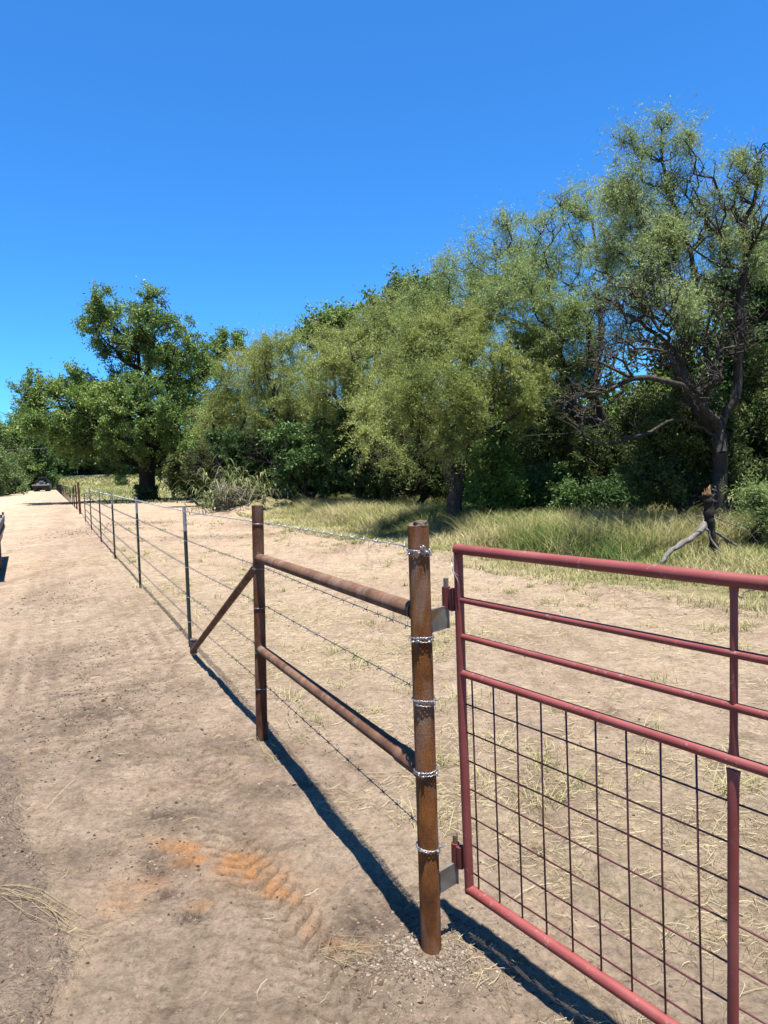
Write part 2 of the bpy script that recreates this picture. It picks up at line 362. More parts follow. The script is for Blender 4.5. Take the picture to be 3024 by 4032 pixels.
def ground_h(x, y):
    x = np.asarray(x, float); y = np.asarray(y, float)
    z = terrain(x, y); b = berm_side(x, y); near = 1-sstep(3.8, 5., y)
    z = z+near*(.022*sstep(-.03, .08, b)+.010*sstep(0, .1, b)*fbm(x, y, 18, 3, 21))
    th, pr = tracks(x, y)
    gp0 = (.123, 2.321); d = np.hypot(x-gp0[0], y-gp0[1]); z = z+.018*np.exp(-((d-.07)/.09)**2)*(1+fbm(x, y, 25, 2, 3))
    return z+th
def gh(x, y): return float(ground_h(np.array([x]), np.array([y]))[0])

def build_ground():
    n = 1420; u = np.linspace(-1, 1, n)
    a = .85; um = math.asinh(650/a)
    X1 = -.25+a*np.sinh(u*um); Y1 = 2.85+a*np.sinh(u*um)
    X, Y = np.meshgrid(X1, Y1, indexing='xy'); Z = ground_h(X, Y)
    far = np.hypot(X, Y)
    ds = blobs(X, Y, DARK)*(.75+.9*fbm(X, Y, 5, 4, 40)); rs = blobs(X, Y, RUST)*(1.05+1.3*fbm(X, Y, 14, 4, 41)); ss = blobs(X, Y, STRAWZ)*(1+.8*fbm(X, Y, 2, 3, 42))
    b = berm_side(X, Y); near = 1-sstep(3.8, 5., Y)
    loose = near*sstep(-.02, .06, b)*.95+.5*np.exp(-((np.hypot(X-.123, Y-2.321))/.22)**2)
    gd = grass_dist(X, Y); fl = X*math.cos(.4544)+Y*math.sin(.4544)
    grass = np.where(X > -13, sstep(-.5, .8, gd+.7*fbm(X, Y, 1, 3, 44)), 0)
    gr2 = sstep(44, 52, Y+.2*X)*sstep(0., 3.5, fl-1.3+1.5*wobble(X, Y)+.02*far*0)      # grass behind the fence, far part
    gr3 = sstep(-5.4, -6.4, fl+.8*fbm(X, Y, .6, 3, 45))*sstep(50, 62, Y)          # left verge
    gr4 = sstep(138, 146, Y)
    gr = np.clip(np.maximum.reduce([grass, gr2, gr3, gr4]), 0, 1)
    # pale dusty road ruts along the fence line direction on the left
    road = np.exp(-((fl+4.2)/2.8)**2)*sstep(4, 12, Y)
    mb = MB(); i, j = np.meshgrid(np.arange(n-1), np.arange(n-1), indexing='ij')
    q = np.stack([i*n+j, i*n+j+1, (i+1)*n+j+1, (i+1)*n+j], -1).reshape(-1, 4)
    mb.add(np.stack([X, Y, Z], -1).reshape(-1, 3), q)
    o = mb.build('ground', GROUND, smooth=True); tag(o, 'sandy tan dirt ground with tyre tracks and dry grass', None, None, 'structure')
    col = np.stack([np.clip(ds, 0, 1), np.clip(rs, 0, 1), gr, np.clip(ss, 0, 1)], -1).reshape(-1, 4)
    A = o.data.attributes.new('zone', 'FLOAT_COLOR', 'POINT'); A.data.foreach_set('color', col.astype(np.float32).ravel())
    tr_, pr_ = tracks(X, Y); A = o.data.attributes.new('press_shade', 'FLOAT', 'POINT'); A.data.foreach_set('value', np.clip(-tr_/.020, 0, 1).astype(np.float32).ravel())
    A = o.data.attributes.new('loose', 'FLOAT', 'POINT'); A.data.foreach_set('value', np.clip(loose, 0, 1).astype(np.float32).ravel())
    A = o.data.attributes.new('road', 'FLOAT', 'POINT'); A.data.foreach_set('value', np.clip(road, 0, 1).astype(np.float32).ravel())
    return o
def ground_material():
    m, t, b = mat('tan_dirt', .95, 0, .12)
    tc = nd(t, 'TexCoord'); ob = tc.outputs['Object']
    z = nd(t, 'Attribute', attribute_name='zone'); sp = nd(t, 'SeparateColor'); t.links.new(z.outputs['Color'], sp.inputs[0])
    lo = nd(t, 'Attribute', attribute_name='loose').outputs['Fac']; rd = nd(t, 'Attribute', attribute_name='road').outputs['Fac']
    n1 = noise(t, .55, 6, .6, ob); n2 = noise(t, 4.5, 7, .68, ob); n3 = noise(t, 60, 5, .75, ob); n4 = noise(t, 14, 5, .7, ob, .6)
    v = nd(t, 'TexVoronoi'); v.inputs['Scale'].default_value = 55; v.inputs['Detail'].default_value = 2; t.links.new(ob, v.inputs['Vector'])
    c = ramp(t, n2.outputs[0], [(.30, (.35, .255, .170)), (.47, (.47, .352, .248)), (.66, (.555, .425, .305))]).outputs[0]
    c = mix(t, c, (.585, .45, .32), ramp(t, n1.outputs[0], [(.45, 0.), (.7, .7)]).outputs[0])
    c = mix(t, c, (.33, .215, .145), ramp(t, n1.outputs[0], [(.28, .6), (.45, 0.)]).outputs[0])       # redder patches
    c = mix(t, c, (.70, .53, .37), mth(t, 'MULTIPLY', rd, ramp(t, n2.outputs[0], [(.3, .2), (.6, .8)]).outputs[0]))
    ms = nd(t, 'Mapping'); ms.inputs['Rotation'].default_value = (0, 0, -.4544); ms.inputs['Scale'].default_value = (1.6, .16, 1); t.links.new(ob, ms.inputs[0])
    n5 = noise(t, 1.5, 6, .65, ms.outputs[0])
    c = mix(t, c, (.29, .20, .13), ramp(t, n5.outputs[0], [(.30, .65), (.47, 0.)]).outputs[0])
    c = mix(t, c, (.63, .46, .30), ramp(t, n5.outputs[0], [(.55, 0.), (.72, .6)]).outputs[0])
    n6 = noise(t, 2.2, 7, .72, ob, .8)
    c = mix(t, c, (.26, .188, .132), ramp(t, n6.outputs[0], [(.33, .75), (.45, 0.)]).outputs[0])
    # dark clods and specks, mostly where the surface is loose or stained
    fk = mth(t, 'MULTIPLY', ramp(t, n4.outputs[0], [(.50, 0.), (.66, .75)]).outputs[0], mth(t, 'SUBTRACT', .55, mth(t, 'MULTIPLY', rd, .4)))
    c = mix(t, c, (.17, .118, .085), fk)
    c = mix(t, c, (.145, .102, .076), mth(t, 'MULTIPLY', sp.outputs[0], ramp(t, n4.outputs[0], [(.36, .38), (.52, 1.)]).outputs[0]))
    c = mix(t, c, (.30, .222, .17), mth(t, 'MULTIPLY', lo, ramp(t, n4.outputs[0], [(.38, .25), (.60, .85)]).outputs[0]))
    c = mix(t, c, (.66, .29, .095), mth(t, 'MULTIPLY', sp.outputs[1], ramp(t, n4.outputs[0], [(.3, .95), (.75, .35)]).outputs[0]))
    pr = nd(t, 'Attribute', attribute_name='press_shade').outputs['Fac']; c = mix(t, c, (.25, .182, .132), mth(t, 'MULTIPLY', pr, .8))  # track grooves darkened in colour: painted relief shade as well as compacted soil
    # flattened straw tint
    wv = noise(t, 38, 4, .8, ob, 3.0)
    c = mix(t, c, (.55, .46, .27), mth(t, 'MULTIPLY', mth(t, 'ADD', sp.outputs[2], t_alpha(t, z)), ramp(t, wv.outputs[0], [(.47, 0.), (.58, .75)]).outputs[0]))
    gcol = ramp(t, n2.outputs[0], [(.3, (.10, .12, .04)), (.5, (.24, .22, .09)), (.7, (.40, .34, .17))]).outputs[0]
    c = mix(t, c, gcol, mth(t, 'MULTIPLY', sp.outputs[2], .8))
    g = ramp(t, n3.outputs[0], [(.30, .62), (.48, 1.08), (.75, 1.25)]).outputs[0]
    c = mix(t, c, g, 1., 'MULTIPLY')
    n7 = noise(t, 24, 9, .82, ob, .4); g = ramp(t, n7.outputs[0], [(.36, .62), (.45, 1.0), (.56, 1.12), (.68, 1.35)]).outputs[0]
    c = mix(t, c, g, 1., 'MULTIPLY')
    n8 = noise(t, 7, 8, .78, ob, .6); g = ramp(t, n8.outputs[0], [(.34, .76), (.46, 1.05), (.6, 1.13), (.72, 1.22)]).outputs[0]
    c = mix(t, c, g, 1., 'MULTIPLY')
    t.links.new(c, b.inputs['Base Color'])
    h = mth(t, 'ADD', mth(t, 'MULTIPLY', n3.outputs[0], .5), n4.outputs[0])
    inv = mth(t, 'SUBTRACT', 1., v.outputs['Distance'])
    h = mth(t, 'ADD', h, mth(t, 'MULTIPLY', inv, mth(t, 'ADD', mth(t, 'MULTIPLY', lo, 1.2), .12)))
    h = mth(t, 'ADD', h, mth(t, 'ADD', mth(t, 'MULTIPLY', n2.outputs[0], 1.2), mth(t, 'MULTIPLY', n7.outputs[0], 1.6)))
    bump(t, b, h, 1., .022)
    return m
def t_alpha(t, z): return z.outputs['Alpha']
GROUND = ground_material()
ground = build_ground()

# ------------------------------------------------------------------ trees
def grow(base, guides, pts, seglen=.45, wob=.12, seed=0, pathw=.25):
    """skeleton: guides are polylines starting at base; then every point of pts (nearest first) is reached from the closest node"""
    r = np.random.default_rng(seed)
    cap = 200+len(guides)*60+len(pts)*14
    N = np.zeros((cap, 3)); PL = np.zeros(cap); par = -np.ones(cap, int); n = 1; N[0] = base
    def extend(frm, to, wob_):
        nonlocal n
        a = N[frm].copy(); d = to-a; L = np.linalg.norm(d); k = max(1, int(round(L/seglen)))
        side = r.normal(size=3); side -= d*(side@d)/(L*L+1e-9); side /= np.linalg.norm(side)+1e-9
        bow = wob_*L*r.uniform(.3, 1.); last = frm
        for i in range(1, k+1):
            f = i/k; p = a+d*f+side*bow*math.sin(math.pi*f)+(r.normal(size=3)*wob_*seglen*.8 if i < k else 0)
            if n >= cap: return last
            N[n] = p; par[n] = last; PL[n] = PL[last]+np.linalg.norm(p-N[last]); last = n; n += 1
        return last
    for g in guides:
        g = [np.array(p, float) for p in g]
        d = np.linalg.norm(N[:n]-g[0], axis=1); cur = int(np.argmin(d))
        for p in g: 
            if np.linalg.norm(N[cur]-p) > .05: cur = extend(cur, p, wob*.5)
    order = np.argsort(np.linalg.norm(pts-np.array(base), axis=1)+r.normal(size=len(pts))*.2)
    for p in pts[order]:
        c = np.linalg.norm(N[:n]-p, axis=1)+pathw*PL[:n]
        extend(int(np.argmin(c)), p, wob)
    N = N[:n]; par = par[:n]
    tips = np.zeros(n); nch = np.zeros(n, int); np.add.at(nch, par[1:], 1)
    tips[nch == 0] = 1
    for i in range(n-1, 0, -1): tips[par[i]] += tips[i]
    return N, par, tips, nch
def limb_mesh(N, par, tips, r0, rtip, rmax_nodes=None):
    ex = math.log(r0/rtip)/math.log(max(tips[0], 2)); R = rtip*tips**ex
    mb = MB()
    P0 = N[par[1:]]; P1 = N[1:]; Ra = np.minimum(R[par[1:]], R[1:]*1.5); Rb = R[1:]
    for lo_, hi_, k in ((0, rtip*2.2, 3), (rtip*2.2, .05, 4), (.05, 9, 8)):
        s = (Rb >= lo_) & (Rb < hi_)
        if lo_ == .05: s = Rb >= max(.05, rtip*2.2)
        if not s.any(): continue
        a, b, ra, rb = P0[s], P1[s], Ra[s], Rb[s]
        T = b-a; T /= np.linalg.norm(T, axis=1)[:, None]+1e-9; a = a-T*(rb*.3)[:, None]
        ref = np.where(np.abs(T[:, 2:3]) < .9, np.array([[0, 0, 1.]]), np.array([[1., 0, 0]]))
        A = np.cross(T, ref); A /= np.linalg.norm(A, axis=1)[:, None]; B = np.cross(T, A)
        th = np.linspace(0, 2*np.pi, k, endpoint=False)
        ring = np.cos(th)[None, :, None]*A[:, None]+np.sin(th)[None, :, None]*B[:, None]
        V = np.concatenate([a[:, None]+ring*ra[:, None, None], b[:, None]+ring*rb[:, None, None]], 1)
        m = len(a); j = np.arange(k); jn = (j+1) % k
        q = np.stack([j, jn, k+jn, k+j], 1)[None]+(np.arange(m)*2*k)[:, None, None]
        mb.add(V.reshape(-1, 3), q.reshape(-1, 4))
    return mb, R
def leaves(mb, C, n, sig, ln, wd, r, droop=.0, var_lo=0, var_hi=1, vclump=None, thin=.5):
    """n leaves spread round the centres C: pointed quads of random turn"""
    idx = r.integers(0, len(C), n); ax_ = r.normal(size=(len(C), 3)); ax_[:, 2] -= droop*.8; ax_ /= np.linalg.norm(ax_, axis=1)[:, None]
    P = C[idx]+r.normal(size=(n, 3))*sig*thin+ax_[idx]*(r.normal(size=n)*.9+.6)[:, None]*sig*(1.5 if thin > .4 else 1.9)
    D = r.normal(size=(n, 3)); D[:, 2] -= droop; D /= np.linalg.norm(D, axis=1)[:, None]
    S = np.cross(D, r.normal(size=(n, 3))); S /= np.linalg.norm(S, axis=1)[:, None]
    L = (ln*r.uniform(.6, 1.3, n))[:, None]; W = (wd*r.uniform(.7, 1.2, n))[:, None]
    V = np.stack([P-D*L*.5, P+S*W*.5-D*L*.05, P+D*L*.5, P-S*W*.5-D*L*.05], 1)
    q = np.arange(n*4).reshape(n, 4)
    v = r.uniform(var_lo, var_hi, n)
    if vclump is not None: v = np.clip(v*.55+.45*vclump[idx], 0, 1)
    mb.add(V.reshape(-1, 3), q, None, np.repeat(v, 4))
def lobe_pts(lobes, npts, r, shell=.45):
    """points in a union of ellipsoids; more of them towards the outside"""
    ww = np.array([l[3]**2*l[4] for l in lobes]); ww = ww/ww.sum(); out = []
    for l, f in zip(lobes, ww):
        k = max(3, int(npts*f)); d = r.normal(size=(k, 3)); d /= np.linalg.norm(d, axis=1)[:, None]
        rad = (shell+(1-shell)*r.random(k)**.6)
        out.append(np.array(l[:3])+d*rad[:, None]*l[3]*np.array([1, 1, l[5]]))
    return np.vstack(out)
def lobes_px(lst, Y, dens=1., squash=.9, spread=.5):
    """lobes given by place in the overview picture and radius; real centre at depth Y plus a sideways offset in depth"""
    out = []
    for i, l in enumerate(lst):
        x, y, rp = l[:3]; dy = l[3] if len(l) > 3 else 0.; de = l[4] if len(l) > 4 else dens
        p = atk(x, y, Y+dy); R_ = rp*K*(Y+dy)/F; rr_ = np.random.default_rng(int(x*7+y*3)); out.append((p[0], p[1], p[2], R_*.88, de, squash))
        for _ in range(4):
            d = rr_.normal(size=3); d /= np.linalg.norm(d); d[2] = d[2]*.8+.1; q = p+d*R_*rr_.uniform(.62, .92); out.append((q[0], q[1], q[2], R_*rr_.uniform(.22, .38), de*1.2, squash))
    return out
def tree(name, label, cat, base, lobes, trunk_r, npts, leafmat, bark, nleaf, ln, wd, sig=.2, guides=(), group=None, seed=0,
         droop=.3, rtip=.008, seglen=.45, wob=.13, shell=.45, bare=(), zmin=.25, pathw=.25, gate=-.2, bark_w=.5, thin_=.5):
    r = np.random.default_rng(seed+100)
    base = np.array(base, float)
    pts = lobe_pts(lobes, npts, r, shell); pts[:, 2] = np.maximum(pts[:, 2], zmin)
    bp = lobe_pts(bare, int(npts*bark_w), r, .1) if bare else np.zeros((0, 3))
    allp = np.vstack([pts, bp]) if len(bp) else pts
    N, par, tips, nch = grow(base, guides, allp, seglen, wob, seed, pathw)
    mb, R = limb_mesh(N, par, tips, trunk_r, rtip)
    # flare at the foot
    root = empty(name, tuple(base), label, cat, group)
    mb.build('trunk', bark, root, smooth=True)
    # leaf-bearing nodes: thin nodes that lie inside a leafy lobe
    thin = R < rtip*2.6; T = N[thin]
    ins = np.zeros(len(T), bool)
    for l in lobes:
        d = (T-np.array(l[:3]))/np.array([1, 1, l[5]]); ins |= np.linalg.norm(d, axis=1) < l[3]*1.15
    T = T[ins]; 
    if len(T) == 0: T = pts
    # keep clumpy: weight by coarse noise so there are gaps and thick places
    wv = fbm(T[:, 0]+T[:, 2]*.7, T[:, 1]+T[:, 2]*.9, .9/max(.3, sig*2), 3, seed % 50)
    T2 = T[wv > gate] if len(T) > 40 else T
    vc = np.clip(.5+1.3*fbm(T2[:, 0]*1.0+T2[:, 2], T2[:, 1]-T2[:, 2], .5, 3, (seed*3) % 70), 0, 1)
    lb = MB(); leaves(lb, T2, nleaf, sig, ln, wd, r, droop, 0, 1, vc, thin_)
    lb.build('crown', leafmat, root)
    return root

def LP(lst, Y, **kw): return lobes_px(lst, Y, **kw)
# big pecan at the left
pb = Gk(318, 1082)
YP = pb[1]
tree('pecan_tree', 'big dark green broad tree standing alone over the fence line, its shade on the dirt', 'tree', (pb[0], pb[1], 0),
     LP([(120, 885, 82, -2), (85, 850, 52, 0), (55, 905, 36, 1), (205, 880, 75, 1), (150, 940, 55, -1), (255, 705, 82), (205, 690, 50, 1), (335, 655, 44), (350, 725, 84, -1), (315, 800, 85, 2), (300, 880, 85, -3),
         (430, 840, 90, 1), (450, 765, 55, 2), (492, 742, 34, 1), (280, 950, 75, -2), (200, 955, 45, 2), (400, 925, 78, -1), (465, 880, 60, 3), (360, 980, 60, 3), (250, 985, 50, 3), (440, 960, 55, 1), (240, 860, 55, -3), (180, 840, 50, 1), (250, 760, 40, 1), (390, 800, 70, 1), (350, 870, 80)], YP, squash=.85),
     .62, 1900, L_PECAN, B_PECAN, 150000, .24, .09, .30, seed=3, droop=.5, gate=-.1, rtip=.02, seglen=.9,
     guides=[[atk(318, 1082, YP), atk(317, 1020, YP), atk(322, 975, YP)], [atk(322, 975, YP), atk(310, 900, YP), atk(300, 800, YP+1), atk(290, 710, YP)], [atk(322, 985, YP), atk(350, 945, YP), atk(400, 900, YP+1), atk(450, 800, YP+2)],
             [atk(320, 970, YP), atk(260, 945, YP-1), atk(180, 930, YP-1), atk(100, 900, YP-2)]])
# ivy and suckers round its foot are part of it (a ragged skirt of leaves)
r = np.random.default_rng(8); lb = MB(); C = np.array([[pb[0]+.75*math.cos(a)*s_, pb[1]+.75*math.sin(a)*s_, .1+z_] for a, z_, s_ in zip(r.random(120)*6.28, r.random(120)**1.6*1.1, 1.1-r.random(120)*.3)])
leaves(lb, C, 4000, .12, .14, .08, r, .3); pt = [o for o in scene.objects if o.name == 'pecan_tree'][0]
lb.build('ivy', L_DARK, pt)

MESQ_GROUP = 'mesquite trees along the edge of the wood'
def mesquite(label, base, lobes, seed, tr, npts, nleaf, guides=(), bare=(), lm=L_MESQ, ln=.085, wd=.0135, sig=.19, **kw):
    return tree('mesquite_tree', label, 'tree', base, lobes, tr, int(npts*1.8), lm, B_TWIG, int(nleaf*1.7), ln*1.08, wd*1.08, sig*.95, guides=guides, group=MESQ_GROUP, seed=seed, bare=bare, droop=.55, rtip=.0055, seglen=.35, wob=.2, thin_=.26, gate=-.08, **kw)
def gb(x, Y): p = atk(x, 1010, Y); return (p[0], Y, 0)
# second from the left, slim and thin-leaved, just right of the pecan
Y = 37.; mesquite('thin-crowned mesquite with dark bent stems just right of the big lone tree', gb(470, Y),
     LP([(520, 800, 52), (560, 840, 60, 2), (500, 870, 55), (470, 930, 55, 1), (545, 910, 55, 2)], Y), 21, .2, 420, 26000,
     guides=[[atk(468, 1060, Y), atk(470, 1000, Y), atk(440, 930, Y)], [atk(470, 1010, Y), atk(520, 930, Y), atk(530, 860, Y)]], bare=LP([(430, 1000, 50), (520, 1010, 50)], Y), ln=.13, wd=.026, sig=.3)
Y = 32.; mesquite('light green mesquite with rounded top between the lone tree and the reed clump', gb(592, Y),
     LP([(612, 765, 66), (580, 830, 70, 1), (650, 830, 70, -1), (690, 780, 50, 2), (600, 900, 60), (665, 900, 60, 1), (560, 770, 40, 2)], Y), 22, .24, 560, 46000,
     guides=[[atk(592, 1070, Y), atk(592, 960, Y), atk(590, 850, Y)], [atk(592, 960, Y), atk(650, 900, Y), atk(680, 820, Y)]], bare=LP([(570, 960, 60), (640, 980, 50)], Y), ln=.12, wd=.022, sig=.27)
Y = 26.; mesquite('wide olive mesquite with a long dark leaning limb, left of the low-branched one', gb(805, Y),
     LP([(770, 740, 75), (720, 800, 75, -1), (830, 700, 75, 1), (800, 800, 85, -2), (880, 770, 80, 1), (730, 880, 70), (840, 870, 80, -1), (690, 870, 55, 1), (850, 650, 38, 1)], Y), 23, .3, 800, 70000,
     guides=[[atk(805, 1070, Y), atk(790, 1000, Y), atk(760, 930, Y), atk(720, 850, Y)], [atk(770, 950, Y), atk(840, 905, Y-1), atk(900, 880, Y-1)], [atk(760, 930, Y), atk(800, 820, Y), atk(830, 740, Y)]],
     bare=LP([(740, 950, 60), (830, 930, 60)], Y), ln=.105, wd=.019, sig=.24)
Y = 18.; mesquite('low-branched mesquite with crown drooping nearly to the grass, trunk behind the gate post', gb(985, Y),
     LP([(940, 850, 85, -1.5), (860, 900, 60, -1), (1040, 790, 85, -.5), (930, 745, 75, 1), (1105, 850, 60), (1000, 910, 60, -1), (830, 975, 38, -1.8), (880, 990, 34, -1.5), (790, 950, 30, -1.5), (1010, 715, 60, 1), (1120, 760, 55, 1), (860, 800, 60, .5), (960, 960, 36, -1.2), (1150, 820, 35, .5), (800, 880, 40, 0)], Y), 24, .2, 1150, 105000,
     guides=[[atk(985, 1150, Y), atk(985, 1050, Y), atk(955, 985, Y)], [atk(955, 985, Y), atk(1030, 945, Y), atk(1120, 890, Y), atk(1160, 870, Y)], [atk(955, 985, Y), atk(900, 950, Y-.6), atk(850, 930, Y-1)],
             [atk(990, 1040, Y), atk(1010, 960, Y), atk(1060, 900, Y-.5), atk(1080, 820, Y-.5)], [atk(970, 1000, Y), atk(940, 900, Y), atk(930, 800, Y+.5)]], ln=.085, wd=.0145)
Y = 20.; mesquite('tall spreading mesquite with arching black limbs behind the low-branched one', gb(1330, Y),
     LP([(985, 610, 60, 1), (1060, 560, 75), (930, 650, 50, 1), (1120, 520, 70, 1), (1215, 480, 70), (1110, 640, 85, -1), (1230, 580, 70, 1), (1190, 690, 65, -1), (1000, 690, 70), (1245, 440, 40), (1090, 470, 28), (1300, 640, 50), (900, 700, 40, 1), (1270, 730, 50), (1160, 770, 55), (1200, 810, 50), (1130, 870, 40, -1), (1060, 640, 60), (1160, 600, 60), (1330, 560, 40), (960, 580, 30), (1240, 800, 40), (1350, 700, 45)], Y, squash=1.), 25, .2, 1300, 100000,
     guides=[[atk(1330, 1160, Y), atk(1320, 960, Y), atk(1250, 900, Y)], [atk(1250, 900, Y), atk(1215, 800, Y), atk(1180, 690, Y), atk(1110, 600, Y)], [atk(1320, 960, Y), atk(1280, 830, Y-.5), atk(1300, 720, Y-.5), atk(1320, 600, Y), atk(1280, 480, Y)],
             [atk(1250, 900, Y), atk(1130, 860, Y-1), atk(1040, 790, Y-1)], [atk(1310, 950, Y), atk(1240, 845, Y-1), atk(1150, 800, Y-1)]],
     bare=LP([(1210, 860, 55), (1290, 800, 60), (1150, 900, 60, -1), (1270, 680, 60, -1), (1180, 740, 60, -1)], Y), lm=L_MESQ2, ln=.09, wd=.0145, sig=.2)
Y = 14.; mesquite('tallest mesquite at the right, gaunt, with many bare twisted limbs', gb(1558, Y),
     LP([(1400, 320, 42), (1345, 300, 26), (1350, 400, 60), (1430, 265, 26), (1470, 320, 40), (1340, 470, 50, 1), (1430, 440, 75, .5), (1400, 560, 70), (1490, 500, 60, 1), (1310, 540, 50, 1), (1590, 345, 24), (1640, 385, 24), (1520, 620, 60, .7),
         (1460, 660, 60, -.6), (1600, 480, 40, 1), (1640, 560, 40, 1), (1380, 700, 50, 1), (1560, 540, 45), (1590, 420, 22), (1370, 620, 60), (1330, 420, 36), (1300, 620, 45), (1420, 500, 60), (1530, 440, 40)], Y, squash=1.), 26, .15, 1500, 60000,
     guides=[[atk(1558, 1180, Y), atk(1556, 1020, Y), atk(1550, 930, Y), atk(1590, 860, Y)], [atk(1552, 940, Y), atk(1500, 880, Y), atk(1440, 740, Y), atk(1380, 690, Y-.4), atk(1330, 700, Y-.6)],
             [atk(1590, 860, Y), atk(1600, 700, Y), atk(1612, 560, Y), atk(1605, 480, Y), atk(1640, 360, Y)], [atk(1540, 830, Y), atk(1510, 650, Y), atk(1470, 480, Y), atk(1440, 380, Y), atk(1430, 280, Y)],
             [atk(1605, 580, Y), atk(1560, 575, Y-.2), atk(1500, 540, Y-.3), atk(1430, 450, Y-.2)], [atk(1470, 480, Y), atk(1510, 400, Y), atk(1490, 330, Y)], [atk(1552, 935, Y), atk(1480, 905, Y-.8), atk(1380, 940, Y-1.2), atk(1290, 918, Y-1.5), atk(1135, 942, Y-1.8)],
             [atk(1380, 940, Y-1.2), atk(1300, 960, Y-1.2), atk(1200, 900, Y-1.2)], [atk(1552, 930, Y), atk(1490, 850, Y-.8), atk(1400, 815, Y-1.3), atk(1310, 845, Y-1.6), atk(1230, 860, Y-1.8), atk(1160, 875, Y-2)],
             [atk(1520, 860, Y-.4), atk(1440, 760, Y-1), atk(1350, 735, Y-1.5), atk(1260, 775, Y-1.8), atk(1200, 800, Y-2)], [atk(1480, 640, Y-.5), atk(1400, 590, Y-1), atk(1330, 600, Y-1.3), atk(1270, 640, Y-1.5)]],
     bark_w=1.5, bare=LP([(1300, 830, 75, -1.5), (1220, 850, 50, -1.8), (1320, 740, 60, -1.5), (1440, 620, 95, -.7), (1540, 480, 70, -.4), (1620, 480, 70, -.4), (1640, 340, 50), (1330, 640, 60, -.6), (1500, 380, 55, -.3), (1600, 700, 90, -.8), (1380, 640, 70, -.5), (1460, 740, 75, -.7), (1380, 760, 60, -.8), (1560, 740, 60, -.5), (1500, 830, 70, -.8), (1260, 880, 60, -1), (1420, 520, 60), (1590, 620, 50), (1600, 400, 55), (1480, 600, 60)], Y), lm=L_MESQ2, ln=.08, wd=.011, sig=.15, shell=.3)

# evergreen and broadleaf understorey: dark, dense, down to the ground
def shrub(name, label, cat, base, lobes, seed, nleaf, lm=L_DARK, ln=.11, wd=.06, sig=.16, group=None, tr=.1, npts=350, rtip=.007):
    return tree(name, label, cat, base, lobes, tr, npts, lm, B_MESQ, nleaf, ln, wd, sig, group=group, seed=seed, droop=.2, rtip=rtip, seglen=.4, shell=.6, zmin=.12)
CG = 'dark cedars under the mesquites'
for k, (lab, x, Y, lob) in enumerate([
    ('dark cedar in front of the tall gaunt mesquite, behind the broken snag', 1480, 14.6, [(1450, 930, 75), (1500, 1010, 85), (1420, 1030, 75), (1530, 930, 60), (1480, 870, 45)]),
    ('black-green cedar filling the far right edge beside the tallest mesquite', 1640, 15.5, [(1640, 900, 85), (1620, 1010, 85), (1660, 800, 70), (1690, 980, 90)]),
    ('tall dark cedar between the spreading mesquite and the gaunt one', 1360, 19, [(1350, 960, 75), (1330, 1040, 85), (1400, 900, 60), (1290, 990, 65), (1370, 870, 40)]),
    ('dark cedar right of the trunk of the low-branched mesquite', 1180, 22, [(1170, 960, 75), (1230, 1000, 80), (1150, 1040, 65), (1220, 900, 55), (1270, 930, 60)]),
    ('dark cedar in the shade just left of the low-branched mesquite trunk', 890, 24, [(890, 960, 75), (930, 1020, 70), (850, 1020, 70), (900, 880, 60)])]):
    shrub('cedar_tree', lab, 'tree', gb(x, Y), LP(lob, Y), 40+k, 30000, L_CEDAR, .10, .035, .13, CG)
SG = 'leafy dark shrubs along the wood'
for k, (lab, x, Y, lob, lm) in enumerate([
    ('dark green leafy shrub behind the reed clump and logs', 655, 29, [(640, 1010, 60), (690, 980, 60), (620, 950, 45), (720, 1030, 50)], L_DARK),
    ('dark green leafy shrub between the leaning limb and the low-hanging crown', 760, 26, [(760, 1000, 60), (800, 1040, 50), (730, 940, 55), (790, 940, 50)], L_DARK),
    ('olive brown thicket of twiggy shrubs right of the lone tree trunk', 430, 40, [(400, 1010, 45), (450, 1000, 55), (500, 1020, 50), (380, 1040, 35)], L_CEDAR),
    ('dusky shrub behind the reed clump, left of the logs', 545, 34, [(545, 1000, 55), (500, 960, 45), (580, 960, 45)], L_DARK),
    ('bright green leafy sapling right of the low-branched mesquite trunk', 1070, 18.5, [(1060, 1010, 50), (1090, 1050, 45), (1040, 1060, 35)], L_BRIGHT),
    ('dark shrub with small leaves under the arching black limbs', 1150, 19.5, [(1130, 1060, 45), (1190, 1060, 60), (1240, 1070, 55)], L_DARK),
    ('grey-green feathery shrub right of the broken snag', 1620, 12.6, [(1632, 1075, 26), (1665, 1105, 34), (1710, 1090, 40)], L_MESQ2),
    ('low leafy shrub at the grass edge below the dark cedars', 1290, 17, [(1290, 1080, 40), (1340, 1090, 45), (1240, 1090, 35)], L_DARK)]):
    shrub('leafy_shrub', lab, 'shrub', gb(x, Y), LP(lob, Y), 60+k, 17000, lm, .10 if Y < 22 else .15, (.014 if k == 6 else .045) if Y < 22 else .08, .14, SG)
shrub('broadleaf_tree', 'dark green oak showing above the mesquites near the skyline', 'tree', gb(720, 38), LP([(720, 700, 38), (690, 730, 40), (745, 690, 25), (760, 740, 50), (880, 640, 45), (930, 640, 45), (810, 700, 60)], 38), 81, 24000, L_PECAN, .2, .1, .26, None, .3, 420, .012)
shrub('broadleaf_tree', 'near-black broadleaf tree rising at the right edge behind the gaunt mesquite', 'tree', gb(1660, 18), LP([(1655, 540, 45), (1640, 620, 50), (1670, 700, 80), (1620, 760, 60), (1680, 850, 80), (1600, 850, 60)], 18), 82, 36000, L_DARK, .12, .06, .18, None, .25, 500, .01)

